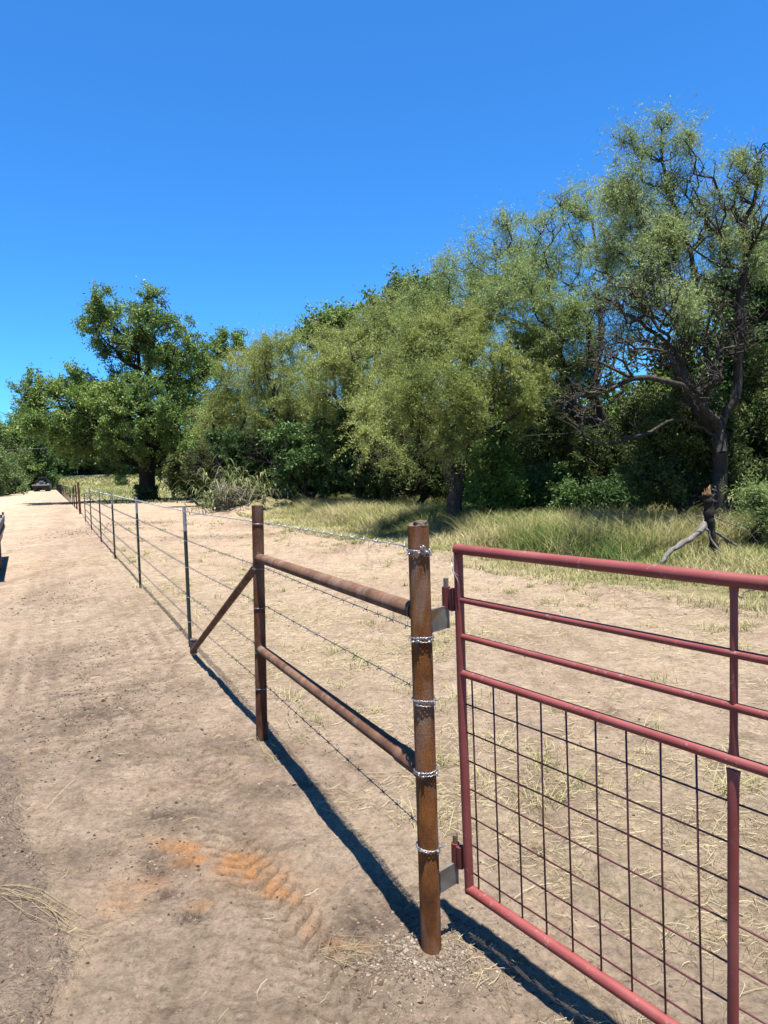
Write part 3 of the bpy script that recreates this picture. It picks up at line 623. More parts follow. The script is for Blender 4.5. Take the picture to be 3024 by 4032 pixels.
# ------------------------------------------------------------------ background wood: three dark trees copied
def proto(seed, lm, h, rad, nleaf, ln, wd):
    r = np.random.default_rng(seed); lb = []
    for i in range(9):
        a = r.random()*6.28; z = h*(.18+.72*r.random()); rr = rad*(.5+.25*r.random())*(1.15-.5*z/h)
        d = rad*.5*r.random(); lb.append((d*math.cos(a), d*math.sin(a), z, rr, 1., .95))
    lb.append((0, 0, h*.78, rad*.5, 1, 1)); lb.append((0, 0, h*.3, rad*.85, 1, .6))
    return tree('forest_tree', None, None, (0, 0, 0), lb, .2, 260, lm, B_MESQ, nleaf, ln, wd, .3, seed=seed, droop=.2, rtip=.02, seglen=.8, shell=.6)
protos = [proto(201, L_DARK, 7, 3.0, 16000, .24, .13), proto(202, L_PECAN, 8, 3.2, 16000, .24, .13), proto(203, L_CEDAR, 6.5, 2.6, 16000, .22, .10)]
far_green = proto(204, L_FARGREEN, 6, 3.4, 15000, .26, .13)
used = set()
def place(p, x, y, s, rz, label, group, z=0):
    o = p if p.name not in used else copy_tree(p)
    used.add(p.name); o.location = (x, y, z); o.scale = (s, s, s*random.uniform(.9, 1.12)); o.rotation_euler = (0, 0, rz)
    tag(o, label, 'tree', group); return o
backs = [(1710, 19, .8), (1580, 20, .95), (1500, 22, 1.), (1380, 25, .85), (1300, 24, .7), (1240, 26, .75), (1120, 26, .8), (1050, 25, .75), (980, 27, .8), (900, 30, .85), (840, 31, .9), (770, 33, .95), (700, 36, 1.), (640, 38, .9), (590, 41, .85), (530, 44, .9), (470, 47, .85), (420, 52, .9),
         (1800, 17, .9), (1950, 16, 1.), (1450, 29, 1.05), (1180, 31, .95), (1640, 26, 1.1)]
for i, (x, Y, s) in enumerate(backs):
    b = gb(x, Y); place(protos[i % 3], b[0], b[1], s*.86, random.random()*6.28, 'dark leafy tree in the shaded row filling the wood behind the mesquites', 'dark trees behind the mesquites')
fars = [(x, Y, s) for x, Y, s in [(-60, 118, 1.5), (-10, 125, 1.45), (30, 135, 1.55), (70, 140, 1.55), (105, 146, 1.7), (140, 150, 1.7), (175, 152, 1.75), (210, 150, 1.7), (250, 150, 1.6), (290, 150, 1.5), (330, 140, 1.3), (370, 130, 1.2), (410, 110, 1.1), (450, 90, 1.05), (-120, 120, 1.5), (480, 70, 1.0),
    (0, 165, 1.9), (50, 200, 2.1), (90, 200, 2.1), (125, 205, 2.3), (160, 205, 2.2), (195, 205, 2.3), (235, 205, 2.2), (275, 205, 2.1), (310, 200, 1.9), (350, 190, 1.8)]]
for i, (x, Y, s) in enumerate(fars):
    if x > 80 and x < 340 and 140 <= Y < 160: Y = 192; s *= 1.25
    b = gb(x, Y); z_ = 2.4 if Y > 186 else 0
    place(protos[(i*2) % 3], b[0], b[1], s*1.18, random.random()*6.28, 'dark tree in the far wood beyond the road bank', 'far dark trees behind the road', z_)
for i, (x, Y, s, lab) in enumerate([(5, 92, 1.02, 'bushy light green tree nearest the left edge of the photo'), (28, 104, .85, 'light green bushy tree second from the left edge, behind the flatbed truck'), (66, 150, .7, 'low light green tree directly behind the flatbed truck'), (-40, 85, 1.1, 'light green roadside tree left of the others'), (112, 150, .5, 'small pale shrub right behind the truck cab'), (262, 150, .55, 'small grey-green shrub beside the far end of the road bank')]):
    b = gb(x, Y); place(far_green, b[0], b[1], s, i*1.3, lab, 'light green trees left of the dirt road')

# ------------------------------------------------------------------ grass
def blades(mb, P, h, wd, r, lean=.35, var=None, seg=3, curl=.6):
    """curved tapering blades rooted at P"""
    n = len(P); a = r.random(n)*2*np.pi; D = np.stack([np.cos(a), np.sin(a), np.zeros(n)], 1); S = np.stack([-np.sin(a), np.cos(a), np.zeros(n)], 1)
    a2 = a+r.normal(size=n)*.5; S = np.stack([-np.sin(a2), np.cos(a2), np.zeros(n)], 1)
    L = lean*r.random(n)*h; rows = []
    for k in range(seg+1):
        f = k/seg; c = P+np.array([0, 0, 1.])*(h*(f-curl*.35*f*f))[:, None]+D*(L*f*f*1.4)[:, None]; ww = (wd*(1-f)**.7*.5+.0004)[:, None]
        rows += [c-S*ww, c+S*ww]
    V = np.stack(rows, 1); k2 = 2*(seg+1)
    q = np.stack([np.array([2*k, 2*k+1, 2*k+3, 2*k+2]) for k in range(seg)], 0)[None]+(np.arange(n)*k2)[:, None, None]
    mb.add(V.reshape(-1, 3), q.reshape(-1, 4), None, np.repeat(var, k2))
def gz(x, y): return terrain(x, y)
def tall_grass():
    r = np.random.default_rng(31); mb = MB()
    U = np.array([.55, .835])
    seg = EDGE[1:]-EDGE[:-1]; L = np.hypot(seg[:, 0], seg[:, 1]); cum = np.concatenate([[0], np.cumsum(L)])
    n = 270000; s = r.random(n)*cum[-1]; k = np.searchsorted(cum, s)-1; f = (s-cum[k])/L[k]
    E0 = EDGE[k]+seg[k]*f[:, None]; back = np.interp(s, [0, cum[-1]*.3, cum[-1]*.6, cum[-1]], [9, 8.5, 8.5, 9])
    d = -.5+back*r.random(n)**1.15; P = E0+U*d[:, None]
    cl = fbm(P[:, 0], P[:, 1], 1.3, 3, 50); cl2 = fbm(P[:, 0], P[:, 1], .45, 3, 51)
    keep = (r.random(n) < np.clip(.42+1.2*cl+.25*d, .05, 1)) & ~((np.abs(P[:, 0]-MOUND[0]) < 2.3) & (np.abs(P[:, 1]-MOUND[1]) < 1.5)); P, d, cl, cl2 = P[keep], d[keep], cl[keep], cl2[keep]; n = len(P)
    lag = np.interp(s[keep], [0, cum[-1]*.35, cum[-1]*.6, cum[-1]], [0, .1, 1.0, 1.5])
    h = (.11+.66*sstep(0, 2.0, d-lag+cl)+.22*np.clip(cl2, -.5, 1))*r.uniform(.55, 1.25, n); h = np.maximum(h, .06)
    sc_ = at(2500+1060/3.166, 1850+1160/3.166, 11.9); ds_ = np.hypot((P[:, 0]-sc_[0]-.5)/2.3, (P[:, 1]-sc_[1]+.8)/1.5); h = h*np.where(ds_ < 1, .35, 1.)
    v = np.clip(.63+.95*cl2-.045*d+.16*r.normal(size=n), 0, 1); v = np.where(r.random(n) < .12, r.random(n), v)
    dist = np.hypot(P[:, 0], P[:, 1]); wd = .008+.0008*np.clip(dist-8, 0, 30)
    blades(mb, np.column_stack([P, gz(P[:, 0], P[:, 1])-.01]), h, wd*r.uniform(.6, 1.2, n), r, .9, v)
    o = mb.build('tall_grass', L_GRASS); tag(o, 'tall half-dry grass growing in a strip in front of the trees', 'grass', None, 'stuff')
tall_grass()
def verge_grass():
    """grass round the far tree, the left verge and the road bank"""
    r = np.random.default_rng(32); mb = MB(); Ps = []
    n = 60000; x = r.uniform(-62, -8, n); y = r.uniform(46, 150, n); fl = x*math.cos(.4544)+y*math.sin(.4544)
    ok = (fl > 1.5+r.random(n)*2) & (fl < 14) ; Ps.append(np.column_stack([x, y])[ok])
    n = 40000; x = r.uniform(-80, -15, n); y = r.uniform(24, 140, n); fl = x*math.cos(.4544)+y*math.sin(.4544); ok = (fl < -5.8-r.random(n)*1.5) & (fl > -22) & (y > 56); Ps.append(np.column_stack([x, y])[ok])
    n = 50000; x = r.uniform(-110, -20, n); y = r.uniform(142, 188, n); Ps.append(np.column_stack([x, y]))
    P = np.vstack(Ps); cl = fbm(P[:, 0], P[:, 1], .35, 3, 52); keep = r.random(len(P)) < np.clip(.55+1.2*cl, .1, 1); P, cl = P[keep], cl[keep]; n = len(P)
    dist = np.hypot(P[:, 0], P[:, 1]); h = (.22+.0035*np.clip(dist-40, 0, 150)+.2*cl)*r.uniform(.6, 1.3, n); h = np.maximum(h, .08)
    v = np.clip(.42+.7*cl+.18*r.normal(size=n), 0, 1)
    blades(mb, np.column_stack([P, gz(P[:, 0], P[:, 1])-.02]), h, .0011*dist*r.uniform(.6, 1.2, n), r, .8, v, 2)
    o = mb.build('verge_grass', L_GRASS); tag(o, 'green and yellow grass on the far verges of the dirt road', 'grass', None, 'stuff')
verge_grass()
def tufts():
    """small dry tufts on the bare dirt right of the fence"""
    r = np.random.default_rng(33); mb = MB(); P = []; hh = []; vv = []
    cs = []
    for _ in range(1900):
        t = r.random(); y = 3.2+24*r.random()**1.1; x = -.488*y+1.2+r.random()*(y*.62+4.5)
        cs.append((x, y))
    cs = np.array(cs); gd = grass_dist(cs[:, 0], cs[:, 1]); ss = blobs(cs[:, 0], cs[:, 1], STRAWZ); nz = fbm(cs[:, 0], cs[:, 1], .7, 3, 60)
    ok = (gd < .2) & (r.random(len(cs)) < np.clip(.08+.9*ss+1.1*nz+.8*np.exp(-(gd/1.6)**2), 0, 1)); cs = cs[ok]
    for c in cs:
        k = r.integers(8, 40); s = r.uniform(.02, .09); base = c+r.normal(size=(k, 2))*s; P.append(base)
        hk = r.uniform(.04, .15); hh.append(hk*r.uniform(.4, 1.2, k)); g = r.uniform(.55, 1.0); vv.append(np.clip(g+.12*r.normal(size=k), 0, 1))
    P = np.vstack(P); h = np.concatenate(hh); v = np.concatenate(vv)
    dist = np.hypot(P[:, 0], P[:, 1])
    blades(mb, np.column_stack([P, ground_h(P[:, 0], P[:, 1])-.005]), h, .0022+.0005*dist, r, 1.6, v, 2, .9)
    # a few sprigs left of the fence and by the road
    o = mb.build('dry_tufts', L_GRASS); tag(o, 'short dry grass tufts dotted over the bare dirt', 'grass', None, 'stuff')
tufts()
def straw():
    r = np.random.default_rng(34); mb = MB(); C = []
    for (c, rx, ry, a, s) in STRAWZ:
        k = int(2300*s*max(.35, math.sqrt(rx*ry))*(1 if c[1] < 6 else 1.6)*(1 if c[0] > .123-.49*(c[1]-2.32) else .10)); q = r.normal(size=(k, 2))*np.array([rx, ry])*.75; ca, sa = math.cos(a), math.sin(a)
        C.append(np.column_stack([q[:, 0]*ca-q[:, 1]*sa, q[:, 0]*sa+q[:, 1]*ca])+np.array(c))
    n = 45000; y = 1.6+20*r.random(n)**1.5; x = .2-.488*(y-2.32)+r.random(n)**1.2*(y*1.1+1); C.append(np.column_stack([x, y])[fbm(x, y, .8, 3, 61) > -.15])
    n = 600; y = 1.6+14*r.random(n)**1.5; x = -.56*y+r.random(n)*(.56*y+.3); C.append(np.column_stack([x, y]))
    n = 5000; s = r.random(n); k = (s*(len(EDGE)-1)).astype(int); E0 = EDGE[k]+(EDGE[k+1]-EDGE[k])*r.random(n)[:, None]; C.append(E0-np.array([.5, .83])*np.abs(r.normal(size=n))[:, None]*1.1)
    C = np.vstack(C); n = len(C)
    h = fbm(C[:, 0], C[:, 1], 4, 3, 62); ok = (h > -.35+.3*r.random(n)) & (np.hypot(C[:, 0]-.12, C[:, 1]-2.32) > .06); C = C[ok]; n = len(C)
    a = r.random(n)*np.pi*2; L = (.012+.075*r.random(n)**2)*np.where(r.random(n) < .05, 2.4, 1); L = L*(1+.05*C[:, 1]); bend = r.normal(size=n)*.22
    z0 = ground_h(C[:, 0], C[:, 1])+.003; rows = []; dist = np.hypot(C[:, 0], C[:, 1]); wd = .00025+.0002*dist*r.uniform(.4, 1.1, n)
    tilt = np.abs(r.normal(size=n))*.10
    for k in range(4):
        f = k/3-.5; aa = a+bend*f*1.6; p = C+np.column_stack([np.cos(aa), np.sin(aa)])*(L*f)[:, None]; z = z0+.004+tilt*L*(f+.5)
        s = np.column_stack([-np.sin(aa), np.cos(aa)])*wd[:, None]; 
        rows += [np.column_stack([p-s, z]), np.column_stack([p+s, z+.0015])]
    V = np.stack(rows, 1); q = np.stack([np.array([2*k, 2*k+1, 2*k+3, 2*k+2]) for k in range(3)], 0)[None]+(np.arange(n)*8)[:, None, None]
    mb.add(V.reshape(-1, 3), q.reshape(-1, 4), None, np.repeat(r.random(n), 8))
    o = mb.build('straw_litter', L_STRAW); tag(o, 'loose straw and cut dry grass lying on the dirt', 'straw', None, 'stuff')
straw()
def stalks(lab, spots, seed, name='dry_stalks'):
    r = np.random.default_rng(seed); mb = MB()
    for (p, q, k) in spots:
        p = np.array(p[:2]); q = np.array(q[:2])
        for i in range(k):
            a = p+r.normal(size=2)*.02; b = q+r.normal(size=2)*.035; t = np.linspace(0, 1, 7)[:, None]; c = a+(b-a)*t+np.outer(np.sin(np.pi*t[:, 0]), r.normal(size=2)*.03)
            z = ground_h(c[:, 0], c[:, 1])+.004+.02*r.random()*np.sin(np.pi*t[:, 0]); mb.tube(np.column_stack([c, z]), np.linspace(.0012, .0005, 7), 4)
            for j in range(2):
                f = r.integers(2, 6); d = r.normal(size=2)*.04; mb.tube([np.append(c[f], z[f]), np.append(c[f]+d, z[f]+.01)], [.001, .0005], 3)
    o = mb.build(name, L_STRAW); o.data.attributes['var'].data.foreach_set('value', np.full(len(o.data.vertices), .45, np.float32)); tag(o, lab, 'dry grass', 'pulled dry stalks'); return o
stalks('pale dry grass stalks lying over the loose dirt at the lower left', [(c1(0, 1335), c1(300, 1440), 5), (c1(20, 1370), c1(400, 1520), 2), (c1(180, 1430), c1(330, 1560), 4), (c1(60, 1360), c1(150, 1470), 2), (c1(390, 1555), c1(335, 1650), 1)], 3)
stalks('small crossed bunch of dry stalks on the dirt near the gate post foot', [(c1(1380, 1580), c1(1640, 1600), 4), (c1(1520, 1550), c1(1515, 1720), 2), (c1(1480, 1590), c1(1640, 1640), 3), (c1(1530, 1650), c1(1600, 1640), 1)], 4)
def stones(name, label, C, size, matl, r, sub=1):
    """irregular lumps: a jittered 12-vertex ball each"""
    ph = (1+5**.5)/2; I = np.array([(-1, ph, 0), (1, ph, 0), (-1, -ph, 0), (1, -ph, 0), (0, -1, ph), (0, 1, ph), (0, -1, -ph), (0, 1, -ph), (ph, 0, -1), (ph, 0, 1), (-ph, 0, -1), (-ph, 0, 1)])/1.9
    T = np.array([(0, 11, 5), (0, 5, 1), (0, 1, 7), (0, 7, 10), (0, 10, 11), (1, 5, 9), (5, 11, 4), (11, 10, 2), (10, 7, 6), (7, 1, 8), (3, 9, 4), (3, 4, 2), (3, 2, 6), (3, 6, 8), (3, 8, 9), (4, 9, 5), (2, 4, 11), (6, 2, 10), (8, 6, 7), (9, 8, 1)])
    n = len(C); V = I[None]*(1+.28*r.normal(size=(n, 12, 1)))*np.stack([r.uniform(.7, 1.3, n), r.uniform(.7, 1.3, n), r.uniform(.5, .9, n)], 1)[:, None]
    V = V*size[:, None, None]; z = ground_h(C[:, 0], C[:, 1])+size*.12
    V = V+np.column_stack([C, z])[:, None]
    mb = MB(); mb.add(V.reshape(-1, 3), None, (T[None]+(np.arange(n)*12)[:, None, None]).reshape(-1, 3), np.repeat(r.random(n), 12))
    o = mb.build(name, matl); tag(o, label, 'gravel', None, 'stuff'); return o
def stone_mat(name, a, b_c):
    m, t, b = mat(name, .95, 0, .1); at_ = nd(t, 'Attribute', attribute_name='var'); n = noise(t, 90, 3)
    c = ramp(t, at_.outputs['Fac'], [(0, a), (1, b_c)]).outputs[0]; c = mix(t, c, ramp(t, n.outputs[0], [(.3, .75), (.7, 1.1)]).outputs[0], 1., 'MULTIPLY')
    t.links.new(c, b.inputs['Base Color']); return m
S_PEB = stone_mat('pale_pebble', (.20, .15, .11), (.55, .47, .38)); S_CLOD = stone_mat('dirt_clod', (.10, .074, .058), (.42, .31, .22))
r = np.random.default_rng(35)
n = 1500; a = r.random(n)*6.28; d = .035+r.gamma(1.6, .055, n); C = np.column_stack([.10+d*np.cos(a)*1.2, 2.285+d*np.sin(a)*.8]); C = C[np.hypot(C[:, 0]-.123, C[:, 1]-2.321) > .045]
stones('pebbles', 'pale concrete crumbs and pebbles scattered round the foot of the gate post', C, (.0013+.0042*r.random(len(C))**2)*np.where(r.random(len(C)) < .05, 1.6, 1), S_PEB, r)
C = []
for _ in range(1):
    n = 9000; y = 1.2+5.5*r.random(n)**1.2; x = r.uniform(-.62, -.1, n)*y-.2; b = berm_side(x, y); ok = (r.random(n) < np.clip(.9*np.exp(-((b-.02)/.05)**2)+.55*(b > 0), .02, 1)); C.append(np.column_stack([x, y])[ok])
    for (c, rx, ry, an, s) in DARK:
        if c[1] > 9: k = 500
        else: k = int(1100*s*(rx*ry)**.6)
        C.append(np.array(c)+r.normal(size=(k, 2))*np.array([rx, ry])*.75)
    k = 1100; C.append(np.array([.10, 2.28])+r.normal(size=(k, 2))*np.array([.17, .12]))
    n = 2600; y = 1.3+14*r.random(n)**1.3; x = r.uniform(-.6, .75, n)*(y+.4); C.append(np.column_stack([x, y]))
n = 16000; y = 1.25+5.5*r.random(n)**1.4; x = r.uniform(-.62, .7, n)*(y+.2); kf = fbm(x, y, 1.1, 3, 66) > -.12; NF = np.column_stack([x, y])[kf]
stones('grit', 'fine grit and crumbs of earth covering the near dirt', NF, .0009+.0016*r.random(len(NF))**2, S_CLOD, r)
C = np.vstack(C); sz = (.0020+.0060*r.random(len(C))**2.2)*(1+.10*np.clip(C[:, 1]-2.5, 0, 25)); sz[r.random(len(C)) < .012] *= 1.9
stones('dirt_clods', 'small dark clods and crumbs of dry earth strewn over the dirt', C, sz, S_CLOD, r)

# ------------------------------------------------------------------ pipe brace (gate post, rails, brace post, diagonal)
GP = np.array([.123, 2.321]); GPT = np.array([.115, 2.321]); BP = np.array([-.831, 4.325]); BPT = np.array([-.801, 4.325])
PR = .0365
brace = empty('pipe_brace', (GP[0], GP[1], 0), 'rusty welded pipe H-brace: gate post, two rails, second post and slanting strut', 'fence brace', 'welded pipe braces')
def post_mesh(b, t, z0, z1, r=PR, k=28, dome=False, open_=False):
    mb = MB(); n = 24; zz = np.linspace(z0, z1, n); P = np.column_stack([np.interp(zz, [0, z1], [b[0], t[0]]), np.full(n, b[1]), zz])
    mb.tube(P, r, k, caps=not open_); return mb
gpo = sharpen(post_mesh(GP, GPT, -.12, 1.515).build('gate_post', R_POST, brace)); gpo['label'] = 'bright orange-brown rusty round post'
def lump(c, rx, rz, seed, amp=.25, n=18, m=26):
    r = np.random.default_rng(seed); V = []
    for i in range(n):
        ph = math.pi/2*(i/(n-1))
        for j in range(m):
            th = 2*math.pi*j/m; V.append((rx*math.cos(ph)*math.cos(th), rx*math.cos(ph)*math.sin(th), rz*math.sin(ph)))
    V = np.array(V); d = fbm(V[:, 0]*40+seed, V[:, 1]*40+V[:, 2]*30, 1., 3, seed); V = V*(1+amp*d[:, None]*np.clip((V[:, 2:3]/rz)*2, .1, 1)); V = V+np.array(c)
    i, j = np.meshgrid(np.arange(n-1), np.arange(m), indexing='ij'); j2 = (j+1) % m
    q = np.stack([i*m+j, i*m+j2, (i+1)*m+j2, (i+1)*m+j], -1).reshape(-1, 4); mb = MB(); mb.add(V, q); return mb
lump((GPT[0], GPT[1], 1.512), PR*.99, .019, 3, .8).build('concrete_cap', CONC, gpo, origin=(GP[0], GP[1], 0), smooth=True)
bpo = sharpen(post_mesh(BP, BPT, -.12, 1.512).build('brace_post', R_BRACE, brace)); bpo['label'] = 'dark brown rusty post'
def ax(p, t, z, H_=1.51): f = z/H_; return np.array([p[0]+(t[0]-p[0])*f, p[1]+(t[1]-p[1])*f, z])
ra0, ra1 = ax(BP, BPT, 1.178), ax(GP, GPT, 1.215); rb0, rb1 = ax(BP, BPT, .59), ax(GP, GPT, .655)
u = (ra1-ra0)/np.linalg.norm(ra1-ra0)
for a, b, sleeve in ((ra0, ra1, 0), (rb0, rb1, 1)):
    uu = (b-a)/np.linalg.norm(b-a); mb = MB(); mb.tube([a+uu*.02, a+(b-a)*.3, a+(b-a)*.6, b-uu*.02], .030, 22)
    o = sharpen(mb.build('rail', R_RAIL, brace))
    if sleeve:
        mb = MB(); mb.tube([b-uu*.20, b-uu*.19, b-uu*.03], [.0335, .0345, .0345], 22); sharpen(mb.build('sleeve', R_RAIL, o, origin=(GP[0], GP[1], 0)))
    mb = MB(); mb.tube([b-uu*.052, b-uu*.046, b-uu*.033], [.0305, .033, .036], 22); sharpen(mb.build('weld', SCORCH if not sleeve else WELD, o, origin=(GP[0], GP[1], 0)))
    mb = MB(); th = np.linspace(0, 2*np.pi, 40); 
    sd_ = np.array([uu[1], -uu[0], 0]); ring = [a+uu*(.0365-.006*abs(math.cos(t))+0)+sd_*.031*math.cos(t)+np.array([0, 0, 1])*.033*math.sin(t)+uu*(-.006*abs(math.cos(t))) for t in th]
    mb.tube(ring, .0045, 6, caps=False); mb.build('weld', WELD, o, smooth=True, origin=(GP[0], GP[1], 0))
ST = G(760, 2571)
mb = MB(); mb.tube([(ST[0]+.015, ST[1]-.05, .035), ax(BP, BPT, 1.12)+np.array([-.02, .03, 0])], .0265, 20); sharpen(mb.build('diagonal_strut', R_RAIL, brace))
stub = MB(); stub.tube([(ST[0], ST[1]+.02, -.1), (ST[0], ST[1]+.02, .05), (ST[0]+.006, ST[1]+.02, .125)], .034, 20); so = sharpen(stub.build('stub_post', SCORCH, brace))
lump((ST[0]+.006, ST[1]+.02, .123), .036, .018, 6, .5).build('concrete_cap', CONC, so, origin=(GP[0], GP[1], 0), smooth=True)
# wraps of barbed wire on the gate post, plain ties on the brace post
def wrap(cx, cy, z, r0, seed, loops=2.6, barbs=3, wr=.0010):
    r = np.random.default_rng(seed); mb = MB(); n = int(46*loops); t = np.linspace(0, loops*2*np.pi, n); ph0 = r.random()*6.28
    for s in (0, math.pi):
        rr = r0+.003+.0018*np.cos(t*9+s)+.0012*np.sin(t*1.7+seed); zz = z+.006*np.sin(t*.5+ph0)+.0018*np.sin(t*9+s)+(t/(loops*6.28)-.5)*.014+.004*np.sin(t+ph0*2)
        mb.tube(np.column_stack([cx+rr*np.cos(t+ph0), cy+rr*np.sin(t+ph0), zz]), wr, 6)
    for b in range(barbs):
        a = -math.pi/2+r.uniform(-1.1, 1.1); c = np.array([cx+(r0+.004)*math.cos(a), cy+(r0+.004)*math.sin(a), z+r.uniform(-.008, .006)])
        for q in range(2):
            d = np.array([math.cos(a)*.8, math.sin(a)*.8, 0])+np.array([-math.sin(a), math.cos(a), 0])*r.normal()*.8+np.array([0, 0, 1])*r.normal()*1.; d /= np.linalg.norm(d)
            mb.tube([c-d*.004, c+d*.014], [.0014, .0007], 5)
        mb.tube([c+np.array([-math.sin(a), math.cos(a), 0])*s for s in (-.006, 0, .006)], .004, 7)
    return mb
for k, z in enumerate((1.428, 1.128, .909, .66, .389)):
    c = ax(GP, GPT, z); mb = wrap(c[0], c[1], z, PR+.0015, 5+k, 2.3+.4*(k % 2), 3 if k in (0, 1, 3) else 2)
    if k == 0:   # knot and loose tails
        rr = np.random.default_rng(77); kc = np.array([c[0]+.012, c[1]-PR-.007, z+.012])
        for q in range(7): d = rr.normal(size=3)*np.array([1, .3, .8]); d /= np.linalg.norm(d); mb.tube([kc-d*.010, kc+rr.normal(size=3)*.003, kc+d*.012], .0017, 6)
    if k in (2, 4): mb.tube([(c[0]+.034, c[1]-.02, z), (c[0]+.05, c[1]-.03, z+.01), (c[0]+.062, c[1]-.035, z+.022)], .0016, 6)
    mb.build('wire_wrap', GALV, gpo, smooth=True, origin=(GP[0], GP[1], 0))
for k, z in enumerate((1.398, 1.108, .861, .563, .333)):
    c = ax(BP, BPT, z); mb = MB(); t = np.linspace(0, 2*np.pi*1.05, 50); rr = PR+.003; til = (.0, -.004, .0, -.012, -.006)[k]
    mb.tube(np.column_stack([c[0]+rr*np.cos(t+.6), c[1]+rr*np.sin(t+.6), z+til*np.sin(t+.6)+.003*np.cos(t*.5)]), .0017, 6)
    mb.tube([c+np.array([.03, .03, 0]), c+np.array([.045, .04, .004])], .0017, 6)
    mb.build('wire_tie', GALV, bpo, smooth=True, origin=(GP[0], GP[1], 0))
# hinges: welded plate and pin stay with the post
gd_ = np.array([.594, -.805, 0]); gd_ /= np.linalg.norm(gd_); go = np.array([.2845, 2.3312, 0]); gn = np.array([gd_[1], -gd_[0], 0])
def gp_(a, z, off=0): return go+gd_*a+gn*off+np.array([0, 0, z])
for k, (zlo, zhi, pz0, pz1) in enumerate(((1.135, 1.216, 1.14, 1.315), (.195, .275, .20, .375))):
    pin = gp_(-.118 if k == 0 else -.100, 0); s = ax(GP, GPT, zlo); d = pin-np.array([s[0], s[1], 0]); L = np.linalg.norm(d); d /= L; sdv = np.array([d[1], -d[0], 0])
    R = np.column_stack([d, sdv, [0, 0, 1]]); mb = MB()
    mb.box((.030, -.0055, zlo), (L+.004, .0055, zhi), R, (s[0], s[1], 0)); po = mb.build('hinge_plate', PLATE, brace)
    mb = MB(); rr = np.random.default_rng(9+k)
    zz = np.linspace(zlo-.004, zhi+.004, 12)
    mb.tube([np.array([s[0], s[1], 0])+d*(.040+.003*rr.random())-sdv*-.006*rr.random()+np.array([0, 0, z]) for z in zz], [.006+.003*rr.random() for z in zz], 8)
    mb.build('weld', WELD, po, smooth=True, origin=(GP[0], GP[1], 0))
    mb = MB(); mb.tube([pin+np.array([0, 0, pz0]), pin+np.array([0, 0, pz1])], .0095, 16); mb.tube([pin-sdv*-.008+np.array([0, 0, z]) for z in (zlo, (zlo+zhi)/2, zhi)], .004, 6)
    sharpen(mb.build('hinge_pin', PLATE, brace))

# ------------------------------------------------------------------ gate
gate = empty('pipe_gate', tuple(gp_(-.05, 0)), 'red tubular farm gate with square wire mesh below, hung on the rusty post', 'gate')
def gtube(name, pts, r, m, parent=gate, k=18, sx=1., axis=None, smooth=True):
    mb = MB(); mb.tube(pts, r, k, sx=sx, axis=axis); o = mb.build(name, m, parent, origin=None if parent is gate else tuple(gate.location)); sharpen(o); return o
GL = 3.66
mb = MB(); cr = [gp_(-.046-.0, 1.395), gp_(-.046, 1.41)]
th = np.linspace(0, math.pi/2, 6); arc = [gp_(-.050+.014*(1-math.cos(t)), 1.417+.008*math.sin(t)) for t in th]
tr = gtube('top_rail', [gp_(-.066, 1.423), gp_(-.060, 1.4235), gp_(GL/2, 1.419), gp_(GL, 1.42)], [.010, .0178, .0178, .0178], P_RED)
gtube('end_stile', [gp_(-.050, 1.41), gp_(-.046, .8), gp_(-.030, .192)], .0165, P_RED)
gtube('end_stile', [gp_(GL, 1.41), gp_(GL, .2)], .0185, P_RED)
gtube('cross_rail', [gp_(-.045, 1.247), gp_(GL, 1.238)], .0112, P_RED)
gtube('cross_rail', [gp_(-.043, 1.118), gp_(GL, 1.108)], .0112, P_RED)
gtube('middle_rail', [gp_(-.041, .986), gp_(GL, .978)], .0142, P_RED)
gtube('bottom_rail', [gp_(-.028, .205), gp_(GL, .210)], .0185, P_RED)
for a in (.907, 1.83, 2.745):
    gtube('upright', [gp_(a, z) for z in (1.405, 1.38, 1.30, 1.06, 1.01, .995)], [.012, .0095, .0092, .0092, .012, .014], P_RED, sx=[.5, .8, 1, 1, .5, .35], axis=-gn)
    gtube('upright', [gp_(a, z, .002) for z in (.962, .94, .86, .45, .24, .215)], [.018, .0150, .0130, .0130, .014, .017], P_RED, sx=[.35, .6, 1, 1, .8, .5], axis=-gn)
mb = MB(); rr = np.random.default_rng(4)
for i in range(36):
    a = .0+.1016*i
    if any(abs(a-b) < .012 for b in (.907, 1.83, 2.745)): continue
    mb.tube([gp_(a+.002*rr.normal(), .975, -.006), gp_(a+.004, .6, -.006), gp_(a+.012, .225, -.006)], .0030, 6)
for j in range(7):
    z = .873-.1016*j; mb.tube([gp_(-.035, z, -.0115), gp_(.9, z-.002+.003*rr.normal(), -.0115), gp_(1.8, z, -.0115), gp_(GL, z, -.0115)], .0030, 6)
mb.build('mesh_panel', P_MESH, gate, smooth=True)
for k, (z0, z1, apin) in enumerate(((1.205, 1.284, -.118), (.266, .345, -.100))):
    mb = MB(); mb.tube([gp_(apin, z0), gp_(apin, z1)], .0155, 16); mb.tube([gp_((apin-.045)/2-.002, z0-.002), gp_((apin-.045)/2-.002, z1-.003)], .0145, 14)
    o = sharpen(mb.build('hinge_sleeve', P_HINGE, gate))
mb = MB(); mb.tube([gp_(-.062, 1.40, .02), gp_(-.066, 1.375, .016), gp_(-.055, 1.345, .019), gp_(-.035, 1.335, .018)], .0016, 5); mb.tube([gp_(-.066, 1.38, .018), gp_(-.058, 1.35, .021), gp_(-.036, 1.322, .020), gp_(-.026, 1.302, .02)], .0016, 5)
mb.build('loose_tie', GALV, gate, smooth=True)

